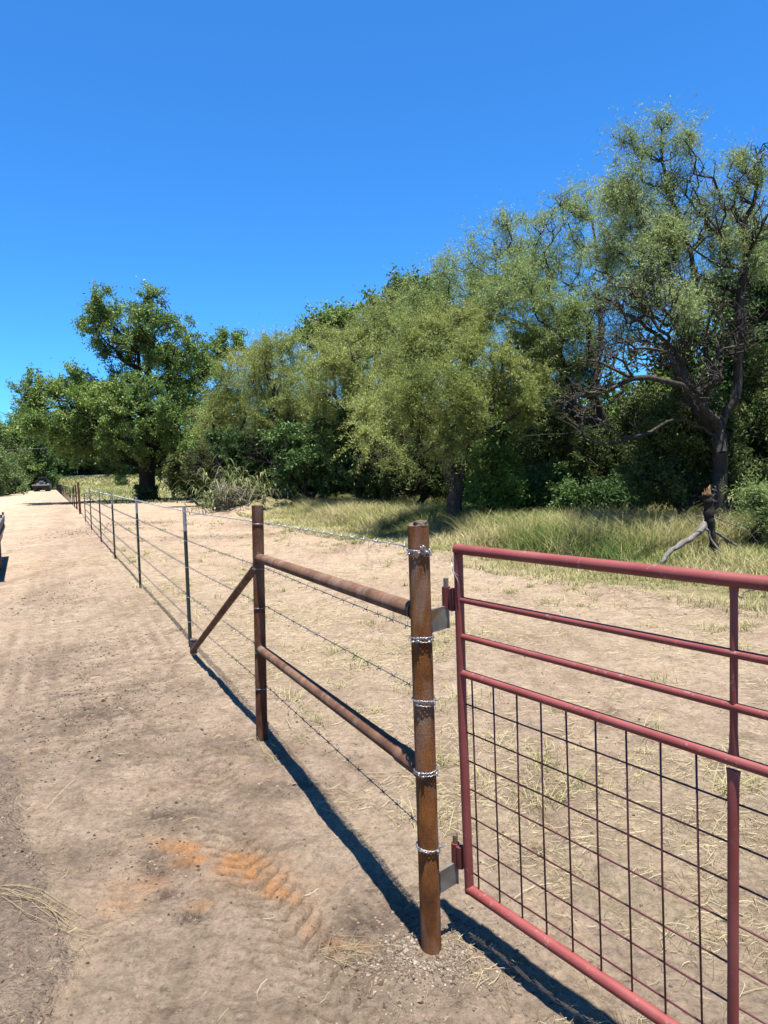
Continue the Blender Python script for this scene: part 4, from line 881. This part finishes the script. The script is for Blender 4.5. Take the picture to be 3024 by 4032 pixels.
# ------------------------------------------------------------------ T-posts
def tpost_mesh(h, z0=-.15, tip=.25, studs=True):
    """T section: flange towards the road, stem behind, studs down the face (its right side as seen)"""
    a, b_ = MB(), MB()
    def sec(m, zb, zt):
        m.box((-.003, -.018, zb), (.003, .018, zt)); m.box((-.026, -.0025, zb), (-.003, .0025, zt))
    sec(a, z0, h-tip); sec(b_, h-tip, h)
    k = 0; z = .05
    while z < h-.02:
        m = a if z < h-tip-.01 else b_
        m.box((.003, -.006, z), (.010, .006, z+.014)); z += .054
    return a, b_
ZW = (1.364, 1.068, .80, .50, .25)                          # wire heights on the T-posts
def tpost(name, x, y, h, rz, lab, grp, m0, m1, lean=(0, 0)):
    a, b_ = tpost_mesh(h)
    root = empty(name, (0, 0, 0), lab, 'fence post', grp)
    a.build('stem', m0, root); b_.build('tip', m1, root)
    for z in ZW:
        mb = MB(); t = np.linspace(0, 2*np.pi, 16); mb.tube(np.column_stack([-.004+.021*np.cos(t), .021*np.sin(t), z+.006*np.sin(t*.5)]), .0019, 5); mb.build('wire_clip', GALV, root, smooth=True)
    root.location = (x, y, 0); root.rotation_euler = (lean[0], lean[1], rz); return root
RZ = math.radians(-18)
TP = [(G(755.6, 2529), 1.418), (G(553.6, 2315.2), 1.422), (G(454, 2198.7), 1.413), (G(399.2, 2133.8), 1.409), (G(360.8, 2086.9), 1.406)]
TP[0] = (np.array([-1.985, 6.80, 0]), 1.418)
labs = ['green T-post with pale tip right behind the slanting strut', 'green T-post with pale tip, second beyond the slanting strut', 'green T-post with pale tip, third beyond the slanting strut',
        'green T-post with pale tip, fourth beyond the slanting strut', 'green T-post with pale tip, last one with a pale tip']
for k, ((g, h), lab) in enumerate(zip(TP, labs)):
    if k == 0: p0 = tpost('steel_fence_post', g[0], g[1], h, RZ, lab, 'T-posts of the barbed wire fence', P_GREEN, P_WHITE)
    else:
        o = copy_tree(p0); o.location = (g[0], g[1], gh(g[0], g[1])*.5); o.rotation_euler = (random.uniform(-.006, .006), random.uniform(-.006, .006), RZ+random.uniform(-.1, .1)); o['label'] = lab
g = G(337.1, 2053.2); q0 = tpost('steel_fence_post', g[0], g[1], 1.25, RZ, 'short dark rusty T-post just before the tall brown far post', 'T-posts of the barbed wire fence', R_TPOST, R_TPOST)
P6 = G(1397/4.423, 1850+768/4.423); P7 = G(1340/4.423, 1850+690/4.423)
# far brace: brown pipe post, second post, rails
fb = empty('pipe_brace', (P6[0], P6[1], 0), 'distant brown pipe brace with tall post and short rails in the middle of the fence', 'fence brace', 'welded pipe braces')
mb = MB(); mb.tube([(P6[0], P6[1], -.1), (P6[0]-.03, P6[1], 1.62)], .055, 14); fp = sharpen(mb.build('brace_post', R_BRACE, fb))
mb = MB(); mb.tube([(P7[0], P7[1], -.1), (P7[0]-.02, P7[1], 1.44)], .04, 12); sharpen(mb.build('brace_post', R_TPOST, fb))
P7b = P7+np.array([FENCE_U[0], FENCE_U[1], 0])*4.4
mb = MB(); mb.tube([(P7b[0], P7b[1], -.1), (P7b[0]-.02, P7b[1], 1.35)], .04, 12); sharpen(mb.build('brace_post', R_TPOST, fb))
for z in (1.2, .75):
    mb = MB(); mb.tube([(P7[0], P7[1], z), (P7b[0], P7b[1], z)], .022, 8); sharpen(mb.build('rail', R_TPOST, fb))
mb = MB(); mb.tube([(P6[0], P6[1], 1.0), (P6[0]-FENCE_U[0]*1.6, P6[1]-FENCE_U[1]*1.6, .05)], .02, 6)
a = np.array([P7b[0], P7b[1]]); e = np.array([-67.6, 141.2]); dd = np.linalg.norm(e-a); uf = (e-a)/dd; nf = int(dd/3.5)
ppt = []
for i in range(1, nf+1):
    p = a+uf*3.5*i; ppt.append(p)
    o = copy_tree(q0); o.location = (p[0], p[1], 0); o.scale = (1.5, 1.5, 1+random.uniform(-.02, .02)); o.rotation_euler = (0, random.uniform(-.012, .012), RZ)
    o['label'] = 'thin dark T-post in the long far row beyond the tall brown post'; o['group'] = 'far dark T-posts'

# ------------------------------------------------------------------ barbed wires
side = np.array([.04, .018, 0])
def barbed(k, name, lab):
    zg = (1.428, 1.128, .909, .66, .389)[k]; zb = (1.398, 1.108, .861, .563, .333)[k]; zt = ZW[k]
    pts = [ax(GP, GPT, zg)+np.array([.036, .03, 0]), ax(BP, BPT, zb)+side]
    for (g, h) in TP: pts.append(np.array([g[0], g[1], zt])+side*.5)
    q = G(337.1, 2053.2); pts.append(np.array([q[0], q[1], min(zt, 1.2)])+side*.5)
    pts.append(np.array([P6[0], P6[1], zt])+side*1.4); pts.append(np.array([P7[0], P7[1], min(zt, 1.3)])+side)
    for p in ppt[::3]: pts.append(np.array([p[0], p[1], min(zt, 1.2)])+side*.5)
    mb = MB(); r = np.random.default_rng(90+k)
    for i, (p, q) in enumerate(zip(pts[:-1], pts[1:])):
        d = q-p; L = np.linalg.norm(d); u = d/L; dist = (p[1]+q[1])/2; sdv = np.cross(u, [0, 0, 1.]); up = np.cross(sdv, u)
        sag = .004*L/3
        if i <= 4:
            n = int(L/ (.011 if i <= 1 else .022 if i == 2 else .035)); t = np.linspace(0, 1, n); ph = t*L*2*math.pi/(.055 if i < 2 else .09)
            wr = (.00135, .00145, .0018, .0021, .0024)[i]; base = p+d*t[:, None]-np.outer(4*t*(1-t)*sag, [0, 0, 1.])
            for s in (0, math.pi): mb.tube(base+np.outer(np.cos(ph+s), sdv)*wr*1.15+np.outer(np.sin(ph+s), up)*wr*1.15, wr, 4)
        else:
            t = np.linspace(0, 1, 6); mb.tube(p+d*t[:, None]-np.outer(4*t*(1-t)*sag, [0, 0, 1.]), .0026 if i < 8 else .003, 4)
        if i <= 6:
            nb = int(L/.127)
            for b in range(nb):
                t = (b+.5)/nb; c = p+d*t-np.array([0, 0, 4*t*(1-t)*sag]); th = r.random()*6.28
                bs = (1, 1, 1.2, 1.5, 1.7, 1.9, 2)[i]
                for s in range(2):
                    a1 = th+s*1.5; dv = (sdv*math.cos(a1)+up*math.sin(a1))+u*.3*(1 if s else -1); dv /= np.linalg.norm(dv)
                    mb.tube([c-dv*.017*bs**.5, c+dv*.017*bs**.5], .0016*bs, 3)
                mb.tube([c-u*.005, c+u*.005], .0045*bs**.6, 5)
    o = mb.build(name, WIRE if k else GALV_DULL, smooth=True); tag(o, lab, 'barbed wire', 'barbed wire strands'); return o
m_, t_, b_ = mat('new_barbed_wire', .42, .7, .5); GALV_DULL = m_; b_.inputs['Base Color'].default_value = (.26, .27, .29, 1)
for k, lab in enumerate(('top strand of barbed wire, bright against the grass', 'second strand of barbed wire from the top, running just under the upper pipe rail', 'middle strand of barbed wire, between the two pipe rails',
                         'fourth strand of barbed wire, beside the lower pipe rail', 'lowest strand of barbed wire, nearest the dirt')):
    barbed(k, 'barbed_wire', lab)

# ------------------------------------------------------------------ broken snag and fallen wood (right)
def cS(x, y, Y): return at(2500+x/3.166, 1850+y/3.166, Y)
YS = 11.9
sb = cS(1060, 1160, YS)
snag = empty('broken_tree', (sb[0], sb[1], 0), 'broken dark tree top stuck upright in the grass with splintered orange end and grey branches', 'dead tree')
mb = MB(); P = np.array([cS(1075, 1190, YS), cS(1055, 1120, YS), cS(980, 920, YS), cS(950, 720, YS), cS(925, 600, YS), cS(918, 430, YS), cS(905, 300, YS)]); P[0][2] = -.05
tt = np.linspace(0, 1, 30); P2 = np.column_stack([np.interp(tt, np.linspace(0, 1, 7), P[:, i]) for i in range(3)]); rr = np.interp(tt, [0, .15, .35, .6, 1], [.045, .05, .06, .082, .072])
rr = rr*(1+.13*np.random.default_rng(3).normal(size=30)); mb.tube(P2, rr, 12); mb.build('trunk', B_MESQ, snag, smooth=True)
mb = MB(); r = np.random.default_rng(6)
for i in range(9):
    b = P[-1]+np.array([r.uniform(-.06, .06), r.uniform(-.05, .05), -.03]); mb.tube([b, b+np.array([r.normal()*.01, r.normal()*.01, r.uniform(.06, .14)])], [.016, .002], 5)
c = cS(925, 300, YS); mb.tube([c, c+np.array([.0, 0, .10]), cS(940, 185, YS)], [.04, .025, .004], 7); mb.tube([cS(900, 330, YS)+np.array([0, -.06, 0]), cS(860, 300, YS)], [.015, .003], 5)
mb.build('splintered_end', B_SPLINT, snag)
def curve(P, n=14):
    P = np.array(P); return np.column_stack([np.interp(np.linspace(0, 1, n), np.linspace(0, 1, len(P)), P[:, i]) for i in range(3)])+np.random.default_rng(int(abs(P[0][0])*1000) % 999).normal(size=(n, 3))*.008
def br(pts, r0, r1, m=B_GREY, par=snag, nm='branch', k=7):
    mb = MB(); C = curve(pts, 14); mb.tube(C, 1.35*np.linspace(r0, r1, 14)*(1+.12*np.random.default_rng(7).normal(size=14)), k); return mb.build(nm, m, par, smooth=True)
br([cS(870, 670, YS), cS(790, 770, YS-.15), cS(720, 850, YS-.3), cS(600, 905, YS-.45), cS(480, 985, YS-.6), cS(390, 1060, YS-.7), cS(320, 1170, YS-.8)], .045, .026)
br([cS(985, 755, YS), cS(1110, 840, YS+.1), cS(1250, 935, YS+.1), cS(1420, 1060, YS), cS(1560, 1150, YS-.2), cS(1700, 1240, YS-.3)], .018, .009)
br([cS(880, 690, YS-.05), cS(930, 830, YS-.15), cS(1010, 960, YS-.2), cS(1080, 1090, YS-.3), cS(1190, 1240, YS-.4)], .02, .009)
br([cS(1110, 850, YS+.1), cS(1190, 960, YS+.2), cS(1250, 1070, YS+.2), cS(1350, 1160, YS+.2)], .013, .006)
br([cS(970, 585, YS), cS(1080, 625, YS), cS(1200, 665, YS), cS(1330, 725, YS+.1), cS(1450, 820, YS+.1), cS(1530, 890, YS+.1)], .009, .004)
for q in (((950, 1150), (1030, 1060), (1110, 1010)), ((960, 1270), (955, 1160), (1010, 1090)), ((700, 1220), (820, 1160), (930, 1140)), ((960, 250), (1020, 255)), ((960, 380), (1020, 392)), ((965, 330), (1010, 300)), ((1190, 1240), (1300, 1240), (1420, 1225)), ((860, 600), (760, 570), (665, 525)), ((780, 700), (690, 630), (575, 535))):
    br([cS(x, y, YS-.25) for x, y in q], .007, .003, k=5)
fbn = empty('fallen_branch', tuple(cS(1560, 1220, 11.4)), 'grey twisted fallen branch lying in dry grass at the far right', 'dead branch')
br([cS(1430, 1120, 11.4), cS(1480, 1160, 11.4), cS(1560, 1230, 11.3), cS(1660, 1290, 11.2), cS(1800, 1330, 11.1)], .03, .022, B_GREY, fbn, 'limb', 8)
br([cS(1480, 1160, 11.4), cS(1440, 1210, 11.3), cS(1410, 1290, 11.2)], .018, .008, B_GREY, fbn, 'branch')
br([cS(1450, 1130, 11.4), cS(1470, 1080, 11.4), cS(1430, 1060, 11.4)], .012, .005, B_GREY, fbn, 'branch')
fb2 = empty('fallen_branch', tuple(G(2960, 2380)), 'thin curved dead branch lying on the dirt behind the gate upright', 'dead branch')
g0 = G(2905, 2360); br([g0+np.array([0, 0, .02]), g0+np.array([.15, .05, .10]), g0+np.array([.35, .1, .11]), g0+np.array([.5, .0, .03])], .010, .006, B_GREY, fb2, 'limb', 6)
br([g0+np.array([.35, .1, .11]), g0+np.array([.40, .0, .03]), g0+np.array([.42, -.25, .01])], .007, .004, B_GREY, fb2, 'branch', 5)

# ------------------------------------------------------------------ reed clump, logs, prickly pear by the mound
def cM(x, y, Y): return at(800+x/2.765, 1750+y/2.765, Y)
mz = gh(MOUND[0], MOUND[1])
for k, (p, q, r0, lab) in enumerate([((560, 560), (740, 610), .09, 'pale bleached log lying on top of the dirt mound'), ((720, 540), (900, 600), .13, 'thick cut log behind the pale one on the dirt mound'), ((880, 630), (1000, 680), .06, 'thin pale log sloping down the right side of the mound'), ((330, 490), (470, 530), .07, 'grey broken log poking from the reed clump')]):
    Yk = MOUND[1]+(.2, .8, -.2, .3)[k]; o = empty('fallen_log', tuple(cM(*p, Yk)), lab, 'log', 'logs on the dirt mound')
    mb = MB(); C = curve([cM(*p, Yk), (cM(*p, Yk)+cM(*q, Yk))/2+np.array([0, 0, .03]), cM(*q, Yk)], 12); mb.tube(C, r0*(1+.08*np.random.default_rng(k).normal(size=12)), 12); mb.build('log', B_LOG, o, smooth=True)
reed = empty('reed_clump', (cM(380, 640, MOUND[1])[0], MOUND[1]+.3, 0), 'brush heap of grey sticks and arching pale green cane left of the dirt mound', 'reeds')
r = np.random.default_rng(12); mb = MB(); sb_ = MB()
n = 150; 
for i in range(n):
    base = np.array([reed.location[0]+r.normal()*1.0, reed.location[1]+r.normal()*.5, 0]); base[2] = gh(base[0], base[1]); hgt = r.uniform(.5, 2.1)*(1 if abs(base[0]-reed.location[0]) < 1.2 else .6)
    ln_ = r.normal(size=2)*.4+np.array([-.1, -.1]); top = base+np.array([ln_[0]*hgt, ln_[1]*hgt, hgt])
    if i < 110: sb_.tube([base, (base+top)/2+np.array([0, 0, .08]), top], [.012, .01, .005], 5)
    for b in range(5):
        f = r.uniform(.25, 1); p = base+(top-base)*f; a = r.random()*6.28; L = r.uniform(.5, 1.15); D = np.array([math.cos(a), math.sin(a), 0]); S = np.array([-math.sin(a), math.cos(a), 0])
        t = np.linspace(0, 1, 6)[:, None]; c = p+D*L*t*.75+np.array([0, 0, 1])*(L*(.75*t-1.05*t*t)); wdt = .017*(1-t)**.6+.001
        V = np.stack([c-S*wdt, c+S*wdt], 1).reshape(-1, 3); q = [[2*j, 2*j+1, 2*j+3, 2*j+2] for j in range(5)]; mb.add(V, q, None, min(1, max(0, r.normal(.55, .28))))
tw_ = MB()
for i in range(130):
    p = cM(r.uniform(180, 520), r.uniform(480, 700), MOUND[1]-.2+r.normal()*.3); d = r.normal(size=3)*np.array([1, .5, .7]); d /= np.linalg.norm(d); tw_.tube([p-d*.5, p+r.normal(size=3)*.06, p+d*.6], [.024, .015, .006], 5)
tw_.build('dead_sticks', B_LOG, reed, smooth=True)
mb.build('foliage', L_CANE, reed, smooth=True); sb_.build('stems', L_CANE, reed, smooth=True)
m_, t_, b_ = mat('cactus_pad', .6, 0, .3); CACT = m_; b_.inputs['Base Color'].default_value = (.045, .085, .05, 1)
for k, (x, y, lab) in enumerate([(890, 540, 'prickly pear cactus behind the logs on the mound'), (1120, 590, 'prickly pear cactus right of the mound, in front of the shrubs')]):
    c = cM(x, y, MOUND[1]+.5); root = empty('prickly_pear', (c[0], c[1], 0), lab, 'cactus', 'prickly pear cacti by the mound'); r = np.random.default_rng(k)
    for i in range(7):
        z = c[2]+r.uniform(-.25, .12); x0 = c[0]+r.normal()*.18; a = r.uniform(-.6, .6); ths = np.linspace(0, 2*np.pi, 18, endpoint=False); w_, h_ = .12, .16
        mb = MB(); F_ = []; 
        for s, sc in ((-.015, .8), (0, 1), (.015, .8)): F_.append(np.column_stack([x0+(w_*np.cos(ths)*np.cos(a)-h_*np.sin(ths)*np.sin(a))*sc, np.full(18, c[1]+s+r.random()*0+.05*i), z+(w_*np.cos(ths)*np.sin(a)+h_*np.sin(ths)*np.cos(a))*sc]))
        V = np.vstack(F_+[[[x0, c[1]-.02+.05*i, z]], [[x0, c[1]+.02+.05*i, z]]]); q = [[L_*18+j, L_*18+(j+1) % 18, (L_+1)*18+(j+1) % 18, (L_+1)*18+j] for L_ in (0, 1) for j in range(18)]; t3 = [[54, (j+1) % 18, j] for j in range(18)]+[[55, 36+j, 36+(j+1) % 18] for j in range(18)]
        mb.add(V, q, t3); mb.build('pad', CACT, root, smooth=True)
    mb = MB(); mb.tube([(c[0], c[1], -.05), (c[0]+.05, c[1]+.1, c[2]*.5), (c[0], c[1]+.1, c[2])], .035, 8); mb.build('stem', CACT, root, smooth=True)

# ------------------------------------------------------------------ flatbed truck, far
ang = math.radians(20)
tb = G(155, 1935); TY = tb[1]*.985; tx = at(160, 1935, TY)[0]
truck = empty('flatbed_truck', (tx, TY, 0), 'dark flatbed truck seen from behind, parked at the far end of the dirt road', 'truck')
cs_, sn_ = math.cos(ang), math.sin(ang); RT = np.array([[cs_, -sn_, 0], [sn_, cs_, 0], [0, 0, 1]]); OT = np.array([tx, TY, 0])
def tbox(name, boxes, m, par=truck):
    mb = MB()
    for lo, hi in boxes: mb.box(lo, hi, RT*1.08, OT)
    o = mb.build(name, m, par, origin=tuple(OT)); bv = o.modifiers.new('bevel', 'BEVEL'); bv.width = .03; bv.segments = 2; return o
def twheel(x, y, r0, w_, par=truck, O=OT, R=RT, nm='wheel'):
    mb = MB(); a = np.array([x-w_/2, y, r0]); b = np.array([x+w_/2, y, r0]); A, B = R@a+O, R@b+O; d = B-A
    mb.tube([A, A+d*.08, A+d*.92, B], [r0*.9, r0, r0, r0*.9], 24); o = sharpen(mb.build('wheel', RUBBER, par, origin=tuple(O)))
    mb = MB(); mb.tube([A-d*.02, B+d*.02], r0*.5, 16); sharpen(mb.build('rim', P_GREY, o, origin=tuple(O))); return o
tbox('flat_bed', [((-1.27, 0, .98), (1.27, 2.9, 1.10)), ((-1.27, -.05, .93), (1.27, 0, 1.14))], P_DECK)
tbox('chassis', [((-.45, .1, .6), (-.35, 5.6, .8)), ((.35, .1, .6), (.45, 5.6, .8)), ((-1.15, .02, .62), (1.15, .12, .86))], P_BLACK)
tbox('cab', [((-1.0, 3.2, .6), (1.0, 5.2, 1.35)), ((-.86, 3.25, 1.35), (.86, 4.8, 1.93)), ((-.98, 5.2, .6), (.98, 6.4, 1.25))], P_BLACK)
tbox('rear_window', [((-.7, 3.21, 1.42), (.7, 3.245, 1.82))], GLASS)
tbox('side_panel', [((-.95, 3.14, 1.12), (-.62, 3.195, 1.32)), ((.6, 3.14, 1.12), (.95, 3.195, 1.25))], P_TRUCKWHITE)
tbox('headache_rack', [((-.6, 3.0, 1.11), (-.5, 3.1, 2.0)), ((.5, 3.0, 1.11), (.6, 3.1, 2.0)), ((-.6, 3.0, 2.0), (.6, 3.1, 2.08))], P_BLACK)
tbox('tool_box', [((-.62, 2.5, 2.09), (.62, 3.3, 2.40))], P_BLACK)
tbox('equipment', [((-.5, 1.6, 1.11), (.5, 2.6, 1.5)), ((-.3, 1.4, 1.5), (.28, 2.3, 1.72))], P_GREY)
tbox('mud_flap', [((-1.15, .05, .25), (-.6, .08, .66)), ((.6, .05, .25), (1.15, .08, .66))], RUBBER)
for x in (-.9, .9): twheel(x, 1.2, .45, .66); twheel(x, 5.3, .42, .28)
for s in (-1, 1):
    tbox('mirror', [((s*1.12-.1, 4.6, 1.38), (s*1.12+.1, 4.72, 1.68)), ((min(s*.9, s*1.12), 4.64, 1.48), (max(s*.9, s*1.12), 4.68, 1.52))], P_BLACK)
    tbox('tail_light', [((s*1.05-.08, -.075, .98), (s*1.05+.08, -.055, 1.07))], REDLENS)

# ------------------------------------------------------------------ trailer at the left edge: only its rear right corner shows
TA = .4544+.03; cs_, sn_ = math.cos(TA), math.sin(TA); RR = np.array([[cs_, -sn_, 0], [sn_, cs_, 0], [0, 0, 1]])
OC = at(22, 2290, 11.6); OTR = np.array([OC[0]-1.02*cs_-.05, 11.6-1.02*sn_, 0])
trl = empty('utility_trailer', tuple(OTR), 'dark trailer corner with red reflector and wheels cut by the left edge of the photo', 'trailer')
def rbox(name, boxes, m, bw=.012):
    mb = MB()
    for lo, hi in boxes: mb.box(lo, hi, RR, OTR)
    o = mb.build(name, m, trl, origin=tuple(OTR)); bv = o.modifiers.new('bevel', 'BEVEL'); bv.width = bw; bv.segments = 2; return o
rbox('deck', [((-1.0, 0, .66), (1.0, 4.6, .74)), ((-1.0, -.04, .64), (1.0, 0, .80))], P_BLACK)
rbox('side_board', [((.94, .02, .82), (1.0, 4.6, .97)), ((-1., .02, .82), (-.94, 4.6, .97)), ((.93, -.05, .86), (1.02, .02, .98))], P_GREY)
rbox('stake', [((.95, y, .74), (.99, y+.06, 1.04)) for y in (.0, 1.5, 3.0, 4.5)]+[((-.99, y, .74), (-.95, y+.06, 1.04)) for y in (.0, 1.5, 3.0, 4.5)], P_BLACK)
rbox('reflector', [((.96, -.062, .80), (1.02, -.042, .845))], REDLENS)
rbox('mud_flap', [((.72, .3, .48), (.99, .33, .65)), ((-.99, .3, .48), (-.72, .33, .65))], RUBBER)
rbox('fender', [((.74, .45, .62), (1.0, 2.5, .655)), ((-1.0, .45, .62), (-.74, 2.5, .655))], P_BLACK)
for y in (.85, 1.95):
    for x in (-.85, .85): twheel(x, y, .33, .22, trl, OTR, RR)
rbox('tongue', [((-.05, 4.6, .55), (.05, 6., .65))], P_BLACK)

# ------------------------------------------------------------------ guard rail on the road bank, marker posts, power line
gr_ = empty('guard_rail', tuple(at(250, 1884, 187)), 'pale guard rail along the far raised road', 'guard rail')
zr = 3.05; mb = MB(); x0, x1 = at(150, 1884, 187)[0], at(420, 1884, 187)[0]
mb.box((x0, 186.9, zr-.15), (x1, 187.0, zr+.12)); mb.build('rail', P_TRUCKWHITE, gr_)
for x in np.arange(x0+1, x1, 4.): mb = MB(); mb.box((x, 187.02, 2.2), (x+.15, 187.15, zr+.1)); mb.build('post', P_GREY, gr_)
for k, (px, lab) in enumerate(((262, 'white roadside marker post, left of the two'), (301, 'white roadside marker post, right of the two'))):
    p = at(px, 1878, 188); mb = MB(); mb.box((p[0]-.1, 188-.03, 2.4), (p[0]+.1, 188+.03, p[2]+.45)); mb.box((p[0]-.13, 188-.045, p[2]+.2), (p[0]+.13, 188-.031, p[2]+.42))
    o = mb.build('marker_post', P_TRUCKWHITE, origin=(p[0], 188, 2.4)); tag(o, lab, 'marker post', 'white marker posts on the road bank')
a, b = at(-900, 1800, 95), at(1500, 1690, 95); t = np.linspace(0, 1, 20)
mb = MB(); mb.tube(a+(b-a)*t[:, None]-np.outer(4*t*(1-t)*.5, [0, 0, 1.]), .022, 5)
for q in (a, b): mb.tube([(q[0], q[1], -.2), (q[0], q[1], q[2]+.2)], .12, 8)
pl = mb.build('power_line', P_GREY); tag(pl, 'thin pale overhead cable crossing in front of the far wood', 'power line')

for o in scene.objects:
    if '_o' in o: del o['_o']
